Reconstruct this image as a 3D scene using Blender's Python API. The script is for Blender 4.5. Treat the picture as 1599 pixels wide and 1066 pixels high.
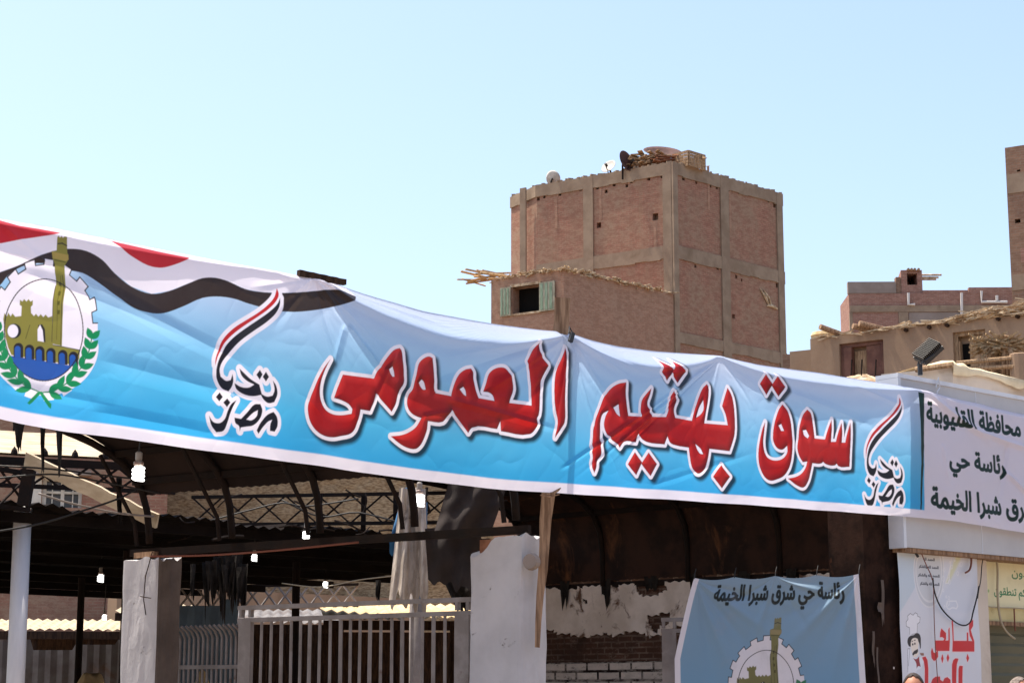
import bpy, bmesh, math, random
import numpy as np
from mathutils import Vector, Matrix

random.seed(7); RNG = np.random.default_rng(11)
for _o in list(bpy.data.objects): bpy.data.objects.remove(_o)
scene = bpy.context.scene
COL = scene.collection

# ------------------------------------------------------------------ camera
FPX, CX, CY = 3000.0, 799.5, 533.0
PITCH = math.atan((1100 - CY) / FPX)
CAM = np.array([0.0, 0.0, 1.6])
cd = bpy.data.cameras.new('camera'); cam = bpy.data.objects.new('camera', cd); COL.objects.link(cam)
cd.sensor_width = 36.0; cd.lens = FPX / 1599 * 36.0; cd.clip_start = 0.1; cd.clip_end = 3000
cam.location = CAM; cam.rotation_euler = (math.pi / 2 + PITCH, 0, 0)
scene.camera = cam

# ------------------------------------------------------------------ sky, sun, exposure
SUN_EL, SUN_AZ = math.radians(70), math.atan2(-0.90, 0.44)     # azimuth clockwise from +Y
w = bpy.data.worlds.new('World'); scene.world = w; w.use_nodes = True
nt = w.node_tree; bg = nt.nodes['Background']
sky = nt.nodes.new('ShaderNodeTexSky'); sky.sky_type = 'NISHITA'; sky.sun_disc = False
sky.sun_elevation = SUN_EL; sky.sun_rotation = SUN_AZ
sky.air_density = 1.0; sky.dust_density = 2.8; sky.ozone_density = 1.0; sky.altitude = 50
nt.links.new(sky.outputs[0], bg.inputs[0]); bg.inputs[1].default_value = 0.15
sd = bpy.data.lights.new('sun', 'SUN'); so = bpy.data.objects.new('sun', sd); COL.objects.link(so)
sd.energy = 4.4; sd.angle = math.radians(0.5); sd.color = (1.0, 0.94, 0.84)
SUN = Vector((math.sin(SUN_AZ) * math.cos(SUN_EL), math.cos(SUN_AZ) * math.cos(SUN_EL), math.sin(SUN_EL)))
so.rotation_euler = SUN.to_track_quat('Z', 'Y').to_euler(); so.location = (-20, 10, 60)
scene.view_settings.view_transform = 'Standard'; scene.view_settings.look = 'None'
scene.view_settings.gamma = 1; scene.view_settings.exposure = 0.88

# ------------------------------------------------------------------ pixel -> world on planes of known place
_c, _s = math.cos(PITCH), math.sin(PITCH)
def ray(px, py):
    u = (px - CX) / FPX; v = (CY - py) / FPX
    return np.array([u, _c - v * _s, _s + v * _c])
def hit_y(px, py, Y):
    d = ray(px, py); return CAM + d * (Y / d[1])
def hit_z(px, py, z):
    d = ray(px, py); return CAM + d * ((z - CAM[2]) / d[2])
class Plane:                     # vertical plane through p (xy) with horizontal unit direction d
    def __init__(self, p, d):
        self.p = np.array(p[:2], float); d = np.array(d[:2], float); self.d = d / np.linalg.norm(d)
        self.n = np.array([self.d[1], -self.d[0]])          # towards the viewer when d runs to the right
    def sz(self, px, py):
        r = ray(px, py); t = np.dot(self.p - CAM[:2], self.n) / np.dot(r[:2], self.n)
        q = CAM + r * t
        return np.dot(q[:2] - self.p, self.d), q[2]
    def pt(self, s, z, off=0.0):
        q = self.p + self.d * s + self.n * off
        return np.array([q[0], q[1], z])
    def hit(self, px, py, off=0.0):
        s, z = self.sz(px, py); return self.pt(s, z, off)
    def shifted(self, off): return Plane(self.p + self.n * off, self.d)

def lin(r, g, b):
    f = lambda c: (c / 255 / 12.92) if c / 255 <= 0.04045 else ((c / 255 + 0.055) / 1.055) ** 2.4
    return (f(r), f(g), f(b))
def S2L(r, g, b): return np.array(lin(r, g, b), np.float32)

# ------------------------------------------------------------------ value noise
_H = np.random.default_rng(3).random((256, 256)).astype(np.float32)
def vnoise(x, y):
    x = np.asarray(x, float); y = np.asarray(y, float)
    xi = np.floor(x).astype(int); yi = np.floor(y).astype(int); fx = x - xi; fy = y - yi
    fx = fx * fx * (3 - 2 * fx); fy = fy * fy * (3 - 2 * fy)
    h = lambda a, b: _H[a % 256, b % 256]
    return (h(xi, yi) * (1 - fx) + h(xi + 1, yi) * fx) * (1 - fy) + (h(xi, yi + 1) * (1 - fx) + h(xi + 1, yi + 1) * fx) * fy
def fbm(x, y, o=4):
    r = 0; a = .5
    for k in range(o): r = r + a * vnoise(x * 2 ** k + 17 * k, y * 2 ** k + 31 * k); a *= .5
    return r

# ------------------------------------------------------------------ materials
MATS = {}
def newmat(name):
    m = bpy.data.materials.new(name); m.use_nodes = True
    nt = m.node_tree; b = nt.nodes['Principled BSDF']; MATS[name] = m
    return m, nt, b
def node(nt, t, **kw):
    n = nt.nodes.new(t)
    for k, v in kw.items():
        if k in n.inputs: n.inputs[k].default_value = v
        else: setattr(n, k, v)
    return n
def mixc(nt, fac, a, b, mode='MIX'):
    n = nt.nodes.new('ShaderNodeMix'); n.data_type = 'RGBA'; n.blend_type = mode
    for i, x in ((0, fac), (6, a), (7, b)):
        if isinstance(x, bpy.types.NodeSocket): nt.links.new(x, n.inputs[i])
        elif i == 0: n.inputs[0].default_value = x
        else: n.inputs[i].default_value = (*x[:3], 1)
    return n.outputs[2]
def ramp(nt, x, lo, hi, a=0.0, b=1.0):
    n = nt.nodes.new('ShaderNodeMapRange'); n.interpolation_type = 'SMOOTHSTEP'
    nt.links.new(x, n.inputs[0]); n.inputs[1].default_value = lo; n.inputs[2].default_value = hi
    n.inputs[3].default_value = a; n.inputs[4].default_value = b
    return n.outputs[0]
def noise_out(nt, scale, detail=5, rough=.6, stretch=None, dist=0.0, coord='Object'):
    tc = nt.nodes.new('ShaderNodeTexCoord'); src = tc.outputs[coord]
    if stretch:
        mp = nt.nodes.new('ShaderNodeMapping'); mp.inputs['Scale'].default_value = stretch
        nt.links.new(src, mp.inputs[0]); src = mp.outputs[0]
    n = node(nt, 'ShaderNodeTexNoise', Scale=scale, Detail=detail, Roughness=rough, Distortion=dist)
    nt.links.new(src, n.inputs['Vector']); return n.outputs['Fac']
def bump(nt, b, h, strength=.4, dist=.02):
    n = node(nt, 'ShaderNodeBump', Strength=strength, Distance=dist)
    nt.links.new(h, n.inputs['Height']); nt.links.new(n.outputs[0], b.inputs['Normal'])
def mat(name, c, c2=None, scale=4.0, lo=.35, hi=.65, rough=.85, metal=0.0, bmp=.3, bscale=None, bdist=.01,
        stretch=None, dirt=None, dscale=1.2, dlo=.55, dhi=.7, dstretch=None, spec=.3):
    m, nt, b = newmat(name)
    col = c if c2 is None else mixc(nt, ramp(nt, noise_out(nt, scale, stretch=stretch), lo, hi), c, c2)
    if dirt is not None:
        base = col if isinstance(col, bpy.types.NodeSocket) else col
        col = mixc(nt, ramp(nt, noise_out(nt, dscale, 8, .65, dstretch, .6), dlo, dhi), base, dirt)
    if isinstance(col, bpy.types.NodeSocket): nt.links.new(col, b.inputs['Base Color'])
    else: b.inputs['Base Color'].default_value = (*col, 1)
    b.inputs['Roughness'].default_value = rough; b.inputs['Metallic'].default_value = metal
    b.inputs['Specular IOR Level'].default_value = spec
    if bmp: bump(nt, b, noise_out(nt, bscale or scale * 4, 6, .65, stretch), bmp, bdist)
    return m
def brickmat(name, c1, c2, mortar, patch, bw=.24, bh=.075, ms=.012, bscale=1.0, patch_lo=.5, patch_hi=.75, pscale=.5, bias=0.0, bmp=.6, dirtcol=None):
    m, nt, b = newmat(name)
    uv = nt.nodes.new('ShaderNodeUVMap')
    wob = nt.nodes.new('ShaderNodeTexNoise'); wob.inputs['Scale'].default_value = 3
    nt.links.new(uv.outputs[0], wob.inputs['Vector'])
    add = nt.nodes.new('ShaderNodeVectorMath'); add.operation = 'MULTIPLY_ADD'
    nt.links.new(wob.outputs['Color'], add.inputs[0]); add.inputs[1].default_value = (.02, .02, 0); nt.links.new(uv.outputs[0], add.inputs[2])
    br = nt.nodes.new('ShaderNodeTexBrick'); nt.links.new(add.outputs[0], br.inputs['Vector'])
    br.inputs['Color1'].default_value = (*c1, 1); br.inputs['Color2'].default_value = (*c2, 1); br.inputs['Mortar'].default_value = (*mortar, 1)
    br.inputs['Scale'].default_value = bscale; br.inputs['Brick Width'].default_value = bw; br.inputs['Row Height'].default_value = bh
    br.inputs['Mortar Size'].default_value = ms; br.inputs['Mortar Smooth'].default_value = .3; br.inputs['Bias'].default_value = bias
    nz = noise_out(nt, pscale, 7, .7)
    col = mixc(nt, ramp(nt, nz, patch_lo, patch_hi), br.outputs['Color'], patch)
    n2 = noise_out(nt, 3.2, 8, .8, (1, 1, 2.2))
    col = mixc(nt, ramp(nt, n2, .42, .60, 0.0, .7), col, tuple(x * .62 for x in c1))
    n3 = noise_out(nt, 6.0, 6, .8, (1, 1, 2.5))
    col = mixc(nt, ramp(nt, n3, .54, .66, 0.0, .7), col, mortar)
    n4 = noise_out(nt, .45, 5, .7, (5, 5, .35))
    col = mixc(nt, ramp(nt, n4, .5, .8, 0.0, .5), col, dirtcol or patch)
    nt.links.new(col, b.inputs['Base Color']); b.inputs['Roughness'].default_value = .9; b.inputs['Specular IOR Level'].default_value = .15
    bump(nt, b, br.outputs['Fac'], -bmp, .01)
    return m
def emit(name, c, strength):
    m, nt, b = newmat(name); b.inputs['Base Color'].default_value = (.9, .9, .9, 1)
    b.inputs['Emission Color'].default_value = (*c, 1); b.inputs['Emission Strength'].default_value = strength
    return m
def printmat(name, rough=.4, transl=.2, spec=.4, dirt=None):
    m, nt, b = newmat(name)
    a = nt.nodes.new('ShaderNodeAttribute'); a.attribute_name = 'Print'
    col = a.outputs['Color']
    col = mixc(nt, ramp(nt, noise_out(nt, 1.3, 6, .6), .35, .8, 0, .05), col, (.45, .42, .38))
    if dirt: col = mixc(nt, ramp(nt, noise_out(nt, 2.2, 8, .7), .5, .8, 0, .5), col, dirt)
    nt.links.new(col, b.inputs['Base Color'])
    b.inputs['Roughness'].default_value = rough; b.inputs['Specular IOR Level'].default_value = spec
    if transl:
        t = nt.nodes.new('ShaderNodeBsdfTranslucent'); nt.links.new(col, t.inputs[0])
        mx = nt.nodes.new('ShaderNodeMixShader'); mx.inputs[0].default_value = transl
        nt.links.new(b.outputs[0], mx.inputs[1]); nt.links.new(t.outputs[0], mx.inputs[2])
        nt.links.new(mx.outputs[0], nt.nodes['Material Output'].inputs[0])
    bump(nt, b, noise_out(nt, 6, 3, .5), .12, .02)
    return m

M = {}
M['brick'] = brickmat('weathered_brick', lin(166, 116, 96), lin(144, 98, 82), lin(160, 134, 112), lin(154, 128, 106), patch_lo=.36, patch_hi=.64, pscale=.9, dirtcol=lin(150, 126, 102))
M['brick_wing'] = brickmat('dusty_brick', lin(174, 132, 108), lin(160, 118, 96), lin(166, 140, 118), lin(164, 134, 112), patch_lo=.35, patch_hi=.8, pscale=.9)
M['brick_red'] = brickmat('red_brick', lin(162, 118, 102), lin(150, 108, 94), lin(160, 134, 118), lin(156, 126, 110), patch_lo=.55, patch_hi=.85)  # brick colours lightened to paint haze into the far block
M['brick_dark'] = brickmat('brown_brick', lin(150, 116, 94), lin(134, 102, 84), lin(142, 122, 104), lin(140, 116, 96))
M['concrete'] = mat('raw_concrete', lin(154, 134, 113), lin(138, 118, 99), 1.5, bscale=12, rough=.95, dirt=lin(126, 106, 86), dlo=.5, dhi=.8, spec=.15)
M['mud'] = mat('mud_plaster', lin(160, 134, 110), lin(146, 120, 98), .7, rough=.95, bscale=7, bmp=.5, dirt=lin(128, 104, 84), dscale=.5, dlo=.5, dhi=.8, dstretch=(3, 3, .6), spec=.1)
M['greyplaster'] = mat('grey_render', lin(150, 136, 126), lin(136, 122, 112), 1.0, rough=.95, bscale=8, spec=.15)
M['lightplaster'] = mat('pale_plaster', lin(214, 200, 184), lin(196, 180, 162), .8, rough=.9, bscale=10, dirt=lin(170, 148, 126), dlo=.5, dhi=.8, spec=.2)
M['straw'] = mat('dry_straw', lin(190, 164, 128), lin(138, 112, 84), 9, stretch=(1, 1, 3), rough=1, bmp=.8, bdist=.04, spec=.05)
M['pine'] = mat('split_pine', lin(206, 174, 132), lin(160, 128, 92), 5, stretch=(6, 6, .8), rough=.9, spec=.1)
M['chips'] = mat('pale_rubble', lin(206, 186, 156), lin(150, 122, 94), 6, rough=1, spec=.05)
M['wood'] = mat('weathered_wood', lin(176, 146, 114), lin(128, 102, 78), 5, stretch=(6, 6, .8), rough=.9, spec=.1)
M['plank'] = mat('rough_plank', lin(164, 132, 104), lin(112, 86, 66), 3, stretch=(9, 9, .7), rough=.9, bscale=14, bmp=.5, spec=.15)
M['wood_dark'] = mat('dark_wood', lin(70, 52, 40), lin(46, 34, 28), 4, stretch=(6, 6, 1), rough=.9, spec=.1)
M['brownpaint'] = mat('brown_paint', lin(120, 84, 70), lin(98, 66, 56), 3, rough=.7, spec=.2)
M['green_shutter'] = mat('green_shutter_paint', lin(150, 166, 140), lin(118, 138, 112), 4, stretch=(8, 8, 1), rough=.7, spec=.2)
M['cream_shutter'] = mat('cream_shutter_paint', lin(176, 170, 146), lin(146, 140, 118), 4, rough=.7, spec=.2)
M['room_shade'] = mat('room_shade_black', (.012, .011, .01), rough=1, bmp=0, spec=0)  # flat black that stands in for the shade of unlit rooms
M['whitewash'] = mat('whitewash', (.55, .52, .515), (.46, .435, .43), 1.6, rough=.9, bscale=14, bmp=.5, dirt=lin(84, 70, 60), dscale=2.6, dlo=.59, dhi=.66, spec=.2)
M['oldplaster'] = mat('flaking_plaster', lin(228, 214, 202), lin(202, 186, 172), 1.6, rough=.95, bscale=9, bmp=.9, dirt=lin(104, 80, 66), dscale=2.4, dlo=.53, dhi=.64, spec=.1)
M['sootbrick'] = mat('soot_brick', lin(52, 36, 29), lin(28, 20, 17), 3, rough=1, bscale=12, bmp=.6, dirt=lin(120, 74, 48), dscale=1.5, dlo=.62, dhi=.75, spec=.05)
M['whitebrick'] = brickmat('painted_brick', lin(214, 200, 188), lin(196, 182, 172), lin(34, 24, 20), lin(188, 172, 160), bw=.40, bh=.13, ms=.022, patch_lo=.6, patch_hi=.9, bmp=.9)
M['rust'] = mat('rusty_sheet', lin(58, 38, 29), lin(36, 25, 21), 2.2, rough=.85, bscale=10, dirt=lin(112, 72, 46), dscale=1.1, dlo=.58, dhi=.76, dstretch=(2, 2, .8), spec=.15)
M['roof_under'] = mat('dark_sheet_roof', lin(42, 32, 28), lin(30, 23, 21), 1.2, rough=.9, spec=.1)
M['soffit'] = mat('near_black_roof', lin(34, 28, 25), lin(24, 20, 19), 1.2, rough=1, spec=.05)  # near-black brown on the shed roof and its purlins
M['steel_dark'] = mat('dark_steel', lin(30, 25, 23), lin(38, 28, 23), 6, rough=.85, metal=0, spec=.1)
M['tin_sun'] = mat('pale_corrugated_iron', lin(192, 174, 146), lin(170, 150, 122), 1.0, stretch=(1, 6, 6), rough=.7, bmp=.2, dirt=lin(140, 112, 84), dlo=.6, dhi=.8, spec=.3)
M['tin_grey'] = mat('grey_corrugated_iron', lin(116, 112, 110), lin(92, 84, 80), 1.5, rough=.7, dirt=lin(98, 72, 54), dlo=.55, dhi=.75, spec=.3)
M['tin_blue'] = mat('blue_corrugated_iron', lin(104, 126, 146), lin(88, 106, 122), 1.5, rough=.6, spec=.3)
M['gate'] = mat('grey_gate_paint', lin(140, 131, 126), lin(120, 110, 104), 4, rough=.55, bmp=.1, dirt=lin(98, 76, 62), dscale=3, dlo=.6, dhi=.72, spec=.4)
M['gate_white'] = mat('white_gate_paint', lin(212, 206, 202), lin(190, 182, 178), 3, rough=.5, bmp=.1, spec=.4, dirt=lin(130, 110, 96), dscale=3, dlo=.62, dhi=.75)
M['polewhite'] = mat('white_pole_paint', (.78, .76, .76), (.70, .68, .68), 2, rough=.5, bmp=.1, stretch=(4, 4, .5), spec=.4)
M['fascia'] = mat('grey_fascia_sheet', lin(188, 186, 186), lin(178, 176, 177), 1.0, rough=.5, bmp=.06, spec=.4, dirt=lin(160, 152, 146), dlo=.6, dhi=.85)
M['alu'] = mat('aluminium_trim', lin(214, 216, 222), lin(198, 200, 206), 2, rough=.4, bmp=.05, spec=.5)
M['black'] = mat('black_plastic', (.018, .018, .02), rough=.5, bmp=.05, spec=.4)
M['heatsink'] = mat('heatsink_alloy', lin(58, 53, 48), rough=.6, bmp=.05, spec=.25)
M['wire'] = mat('cable_rubber', (.02, .018, .017), rough=.6, bmp=0)
M['wire_pale'] = mat('pale_cable', lin(170, 156, 132), rough=.6, bmp=0)
M['wire_red'] = mat('red_brown_cable', lin(120, 70, 54), rough=.6, bmp=0)
M['tarp_dark'] = mat('dark_tarpaulin', lin(50, 41, 37), lin(38, 31, 28), 2, rough=.85, bmp=.3, spec=.25)
M['tarp_grey'] = mat('grey_sackcloth', lin(196, 182, 166), lin(150, 136, 122), 3, rough=.95, stretch=(3, 3, 1), bmp=.6, dirt=lin(64, 54, 48), dscale=3, dlo=.58, dhi=.66, spec=.1)
M['tarp_blue'] = mat('blue_tarpaulin', lin(58, 112, 152), lin(46, 92, 130), 2, rough=.6, bmp=.3, spec=.3)
M['rag'] = mat('black_rag', (.02, .017, .015), (.035, .03, .026), 6, rough=1, bmp=.5, spec=.05)
M['creamcloth'] = mat('cream_canvas', lin(206, 180, 138), lin(186, 158, 116), 2, rough=.9, bmp=.4, spec=.1)
M['canvas'] = mat('pale_canvas', lin(228, 210, 176), lin(206, 184, 148), 2, rough=.9, bmp=.4, spec=.1)
M['dish'] = mat('grey_dish', lin(196, 190, 180), lin(172, 164, 152), 3, rough=.6, bmp=.05, spec=.3)
M['dish_rust'] = mat('rusty_dish', lin(92, 64, 58), lin(74, 52, 48), 4, rough=.8, bmp=.2, spec=.2)
M['shutter'] = mat('rolling_shutter_paint', lin(104, 98, 76), lin(88, 88, 70), .9, rough=.6, dirt=lin(84, 96, 78), dscale=.7, dlo=.45, dhi=.65, spec=.3, stretch=(1, 1, 2))
M['yellowwall'] = mat('yellowed_wall', lin(214, 200, 150), lin(194, 178, 128), 1.3, rough=.85, dirt=lin(168, 150, 104), dscale=1.5, spec=.2)
M['whiteframe'] = mat('white_window_frame', lin(214, 206, 192), lin(196, 186, 170), 3, rough=.6, bmp=.1, spec=.3)
M['pane'] = mat('dusty_glass', lin(70, 64, 62), lin(88, 78, 72), 2, rough=.25, bmp=0, spec=.5)
M['pipe'] = mat('white_pipe', lin(206, 198, 190), rough=.5, bmp=0)
M['brickpiece'] = mat('broken_brick', lin(150, 104, 78), lin(120, 82, 62), 6, rough=1, spec=.05)
M['porcelain'] = mat('lamp_holder', lin(150, 140, 130), rough=.4, bmp=0)
M['lampbase'] = mat('lamp_base', lin(128, 92, 78), lin(170, 160, 150), 30, rough=.5, bmp=0)
M['bulb'] = emit('lit_lamp_tube', (1.0, .98, .95), 2.0)
M['brown_grey'] = mat('dark_brown_grey', lin(104, 92, 84), lin(84, 74, 68), 1.5, rough=.95, bscale=9, dirt=lin(50, 42, 38), dscale=2.5, dlo=.6, dhi=.68, spec=.1)  # dark brown-grey for one pillar face and the paper scraps
M['oldbrick'] = brickmat('sooty_brick', lin(92, 62, 48), lin(70, 48, 40), lin(120, 102, 90), lin(60, 44, 36), bw=.25, bh=.08, ms=.014, patch_lo=.4, patch_hi=.7, pscale=1.2, bmp=.9, dirtcol=lin(40, 30, 26))
M['ground'] = mat('dusty_ground', lin(152, 138, 124), lin(132, 119, 106), .6, rough=1, bscale=5, bmp=.5, dirt=lin(118, 106, 96), dscale=.2, spec=.1)
M['asphalt'] = mat('dusty_asphalt', lin(112, 106, 100), lin(92, 88, 84), .8, rough=.95, bscale=20, spec=.2)
M['skin'] = mat('skin', lin(176, 122, 94), lin(164, 110, 84), 6, rough=.55, bmp=.05, spec=.35)
M['hair'] = mat('dark_hair', lin(40, 32, 28), lin(66, 54, 48), 60, rough=.7, bmp=.6, bscale=120, spec=.3)
M['hair_grey'] = mat('grey_hair', lin(140, 126, 116), lin(100, 88, 80), 60, rough=.8, bmp=.6, bscale=120, spec=.2)
M['shirt'] = mat('pale_shirt', lin(170, 180, 192), lin(150, 160, 176), 3, rough=.9, bmp=.3, spec=.1)
M['shirt_dark'] = mat('dark_shirt', lin(60, 62, 78), lin(48, 50, 64), 3, rough=.9, bmp=.3, spec=.1)
M['trouser'] = mat('dark_trousers', lin(50, 48, 50), lin(40, 38, 40), 3, rough=.9, bmp=.3, spec=.1)

# ------------------------------------------------------------------ mesh builder
class MB:
    def __init__(self): self.v = []; self.f = []; self.mi = []
    def add(self, vs, fs, mi=0):
        o = len(self.v); self.v += [tuple(float(c) for c in p) for p in vs]
        self.f += [tuple(i + o for i in f) for f in fs]; self.mi += [mi] * len(fs); return self
    def hexa(self, p, mi=0):      # p: 8 points, bottom ring 0-3, top ring 4-7
        return self.add(p, [(3, 2, 1, 0), (4, 5, 6, 7), (0, 1, 5, 4), (1, 2, 6, 5), (2, 3, 7, 6), (3, 0, 4, 7)], mi)
    def box(self, c, sx, sy, sz, rz=0.0, mi=0, R=None):
        R = R or Matrix.Rotation(rz, 3, 'Z'); c = Vector(c)
        p = [c + R @ Vector((a * sx / 2, b * sy / 2, d * sz / 2)) for d in (-1, 1) for a, b in ((-1, -1), (1, -1), (1, 1), (-1, 1))]
        return self.hexa(p, mi)
    def beam(self, a, b, wd, ht, up=(0, 0, 1), mi=0):    # rectangular bar from a to b
        a = Vector(a); b = Vector(b); d = (b - a).normalized(); up = Vector(up)
        if abs(d.dot(up)) > .98: up = Vector((0, 1, 0))
        sx = d.cross(up).normalized(); uz = sx.cross(d).normalized()
        p = []
        for q in (a, b):
            p += [q + sx * (i * wd / 2) + uz * (j * ht / 2) for i, j in ((-1, -1), (1, -1), (1, 1), (-1, 1))]
        return self.hexa(p, mi)
    def tube(self, pts, r, n=8, mi=0, cap=True):
        pts = [Vector(p) for p in pts]; rs = r if isinstance(r, (list, tuple)) else [r] * len(pts)
        rings = []; prev = None
        for i, p in enumerate(pts):
            d = (pts[min(i + 1, len(pts) - 1)] - pts[max(i - 1, 0)]).normalized()
            u = prev - d * prev.dot(d) if prev is not None else d.orthogonal()
            u = u.normalized() if u.length > 1e-6 else d.orthogonal().normalized(); prev = u; v = d.cross(u)
            rings.append([p + (u * math.cos(2 * math.pi * k / n) + v * math.sin(2 * math.pi * k / n)) * rs[i] for k in range(n)])
        vs = [q for rg in rings for q in rg]; fs = []
        for i in range(len(pts) - 1):
            for k in range(n):
                a = i * n + k; b = i * n + (k + 1) % n; fs.append((a, b, b + n, a + n))
        if cap: fs += [tuple(range(n - 1, -1, -1)), tuple(range((len(pts) - 1) * n, len(pts) * n))]
        return self.add(vs, fs, mi)
    def lathe(self, prof, c, axis=(0, 0, 1), n=20, mi=0):   # prof: (r, h) along axis
        ax = Vector(axis).normalized(); u = ax.orthogonal().normalized(); v = ax.cross(u); c = Vector(c)
        vs = [c + ax * h + (u * math.cos(2 * math.pi * k / n) + v * math.sin(2 * math.pi * k / n)) * r for r, h in prof for k in range(n)]
        fs = [(i * n + k, i * n + (k + 1) % n, (i + 1) * n + (k + 1) % n, (i + 1) * n + k) for i in range(len(prof) - 1) for k in range(n)]
        return self.add(vs, fs, mi)
    def prism(self, poly, z0, z1, mi=0, bottom=True):     # poly: ccw xy footprint
        n = len(poly); vs = [(p[0], p[1], z0) for p in poly] + [(p[0], p[1], z1) for p in poly]
        fs = [(i, (i + 1) % n, n + (i + 1) % n, n + i) for i in range(n)] + [tuple(range(n, 2 * n))]
        if bottom: fs.append(tuple(range(n - 1, -1, -1)))
        return self.add(vs, fs, mi)
    def wall(self, p0, p1, z0, z1, holes=(), depth=.2, back=False, mi=0):   # outward normal right of p0->p1
        p0 = np.array(p0[:2]); p1 = np.array(p1[:2]); L = np.linalg.norm(p1 - p0); d = (p1 - p0) / L; n = np.array([d[1], -d[0]])
        us = sorted({0.0, L} | {h[i] for h in holes for i in (0, 1)}); zs = sorted({z0, z1} | {h[i] for h in holes for i in (2, 3)})
        P = lambda u, z, o=0: (*(p0 + d * u - n * o), z)
        for i in range(len(us) - 1):
            for j in range(len(zs) - 1):
                cu = (us[i] + us[i + 1]) / 2; cz = (zs[j] + zs[j + 1]) / 2
                if any(h[0] < cu < h[1] and h[2] < cz < h[3] for h in holes): continue
                self.add([P(us[i], zs[j]), P(us[i + 1], zs[j]), P(us[i + 1], zs[j + 1]), P(us[i], zs[j + 1])], [(0, 1, 2, 3)], mi)
        for h in holes:
            dp = h[4] if len(h) > 4 else depth
            q = [(h[0], h[2]), (h[1], h[2]), (h[1], h[3]), (h[0], h[3])]
            vs = [P(*a) for a in q] + [P(*a, dp) for a in q]
            fs = [(k, (k + 1) % 4, 4 + (k + 1) % 4, 4 + k) for k in range(4)]
            self.add(vs, fs, mi); self.add(vs[4:], [(0, 1, 2, 3)], mi)
        return self
    def build(self, name, material, parent=None, smooth=False, org=None):
        me = bpy.data.meshes.new(name); ob = bpy.data.objects.new(name, me); COL.objects.link(ob)
        v = np.array(self.v, np.float64)
        if parent is not None:
            ob.parent = parent; r = parent
            while r.parent: r = r.parent
            o = np.array(r.location)
        else:
            o = np.array([(v[:, 0].min() + v[:, 0].max()) / 2, (v[:, 1].min() + v[:, 1].max()) / 2, v[:, 2].min()]); ob.location = o
        me.from_pydata((v - o).tolist(), [], self.f); me.update()
        ml = material if isinstance(material, (list, tuple)) else [material]
        for m in ml: me.materials.append(M[m] if isinstance(m, str) else m)
        if len(ml) > 1: me.polygons.foreach_set('material_index', self.mi)
        if smooth: me.polygons.foreach_set('use_smooth', [True] * len(me.polygons))
        uvl = me.uv_layers.new(name='UVMap'); uv = np.zeros((len(me.loops), 2), np.float32)
        for p in me.polygons:
            n = p.normal
            if abs(n.z) > .9: a = Vector((1, 0, 0)); b = Vector((0, 1, 0))
            else: a = Vector((-n.y, n.x, 0)).normalized(); b = Vector((0, 0, 1))
            for li in p.loop_indices:
                c = v[me.loops[li].vertex_index]; uv[li] = (c[0] * a.x + c[1] * a.y, c[0] * b.x + c[1] * b.y + c[2] * b.z)
        uvl.data.foreach_set('uv', uv.ravel())
        return ob
def tag(o, label, cat, group=None, kind=None):
    o['label'] = label; o['category'] = cat
    if group: o['group'] = group
    if kind: o['kind'] = kind
    return o
def struct(o): o['kind'] = 'structure'; return o
def thing(name, loc, label, cat, group=None):
    o = bpy.data.objects.new(name, None); COL.objects.link(o); o.location = [float(x) for x in loc]; o.empty_display_size = .2
    return tag(o, label, cat, group)
def copy_tree(o, parent=None):
    c = o.copy(); COL.objects.link(c)
    if parent is not None: c.parent = parent
    for ch in list(o.children): copy_tree(ch, c)
    return c
def cloth_grid(corners, nx, ny, fn, ragged=0.0, seed=0):
    """corners: TL, TR, BR, BL world points; fn(u, v) -> offset vector along the sheet's normal"""
    tl, tr, brr, bl = [np.array(c, float) for c in corners]
    n = np.cross(tr - tl, bl - tl); n /= np.linalg.norm(n); n = -n
    rg = np.random.default_rng(seed); vs = []; fs = []
    for i in range(nx + 1):
        u = i / nx; rag = ragged * (float(vnoise(u * 9 + seed, seed)) - .5)
        for j in range(ny + 1):
            v = j / ny; vv = v * (1 + rag)
            p = (tl * (1 - u) + tr * u) * (1 - vv) + (bl * (1 - u) + brr * u) * vv
            vs.append(p + n * fn(u, v))
    for i in range(nx):
        for j in range(ny):
            a = i * (ny + 1) + j; fs.append((a, a + 1, a + ny + 2, a + ny + 1))
    return MB().add(vs, fs)
# ------------------------------------------------------------------ printed artwork (filled into the cloth's own vertex colours)
def smooth_poly(pts, k=5, corner=48):
    p = np.array(pts, float); n = len(p); out = []
    a = np.roll(p, 1, 0); b = np.roll(p, -1, 0); d0 = p - a; d1 = b - p
    ang = np.degrees(np.abs(np.arctan2(d0[:, 0] * d1[:, 1] - d0[:, 1] * d1[:, 0], (d0 * d1).sum(1))))
    l0 = np.linalg.norm(d0, axis=1); l1 = np.linalg.norm(d1, axis=1)
    for i in range(n):
        j = (i + 1) % n; L = l1[i]
        def tang(q, seg):
            if ang[q] > corner: return seg
            t = d0[q] / (l0[q] + 1e-9) + d1[q] / (l1[q] + 1e-9); t /= np.linalg.norm(t) + 1e-9; return t * L
        m0 = tang(i, d1[i]); m1 = tang(j, d1[i])
        for q in range(k):
            t = q / k; out.append((2 * t**3 - 3 * t**2 + 1) * p[i] + (t**3 - 2 * t**2 + t) * m0 + (-2 * t**3 + 3 * t**2) * p[j] + (t**3 - t**2) * m1)
    return np.array(out)
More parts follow.
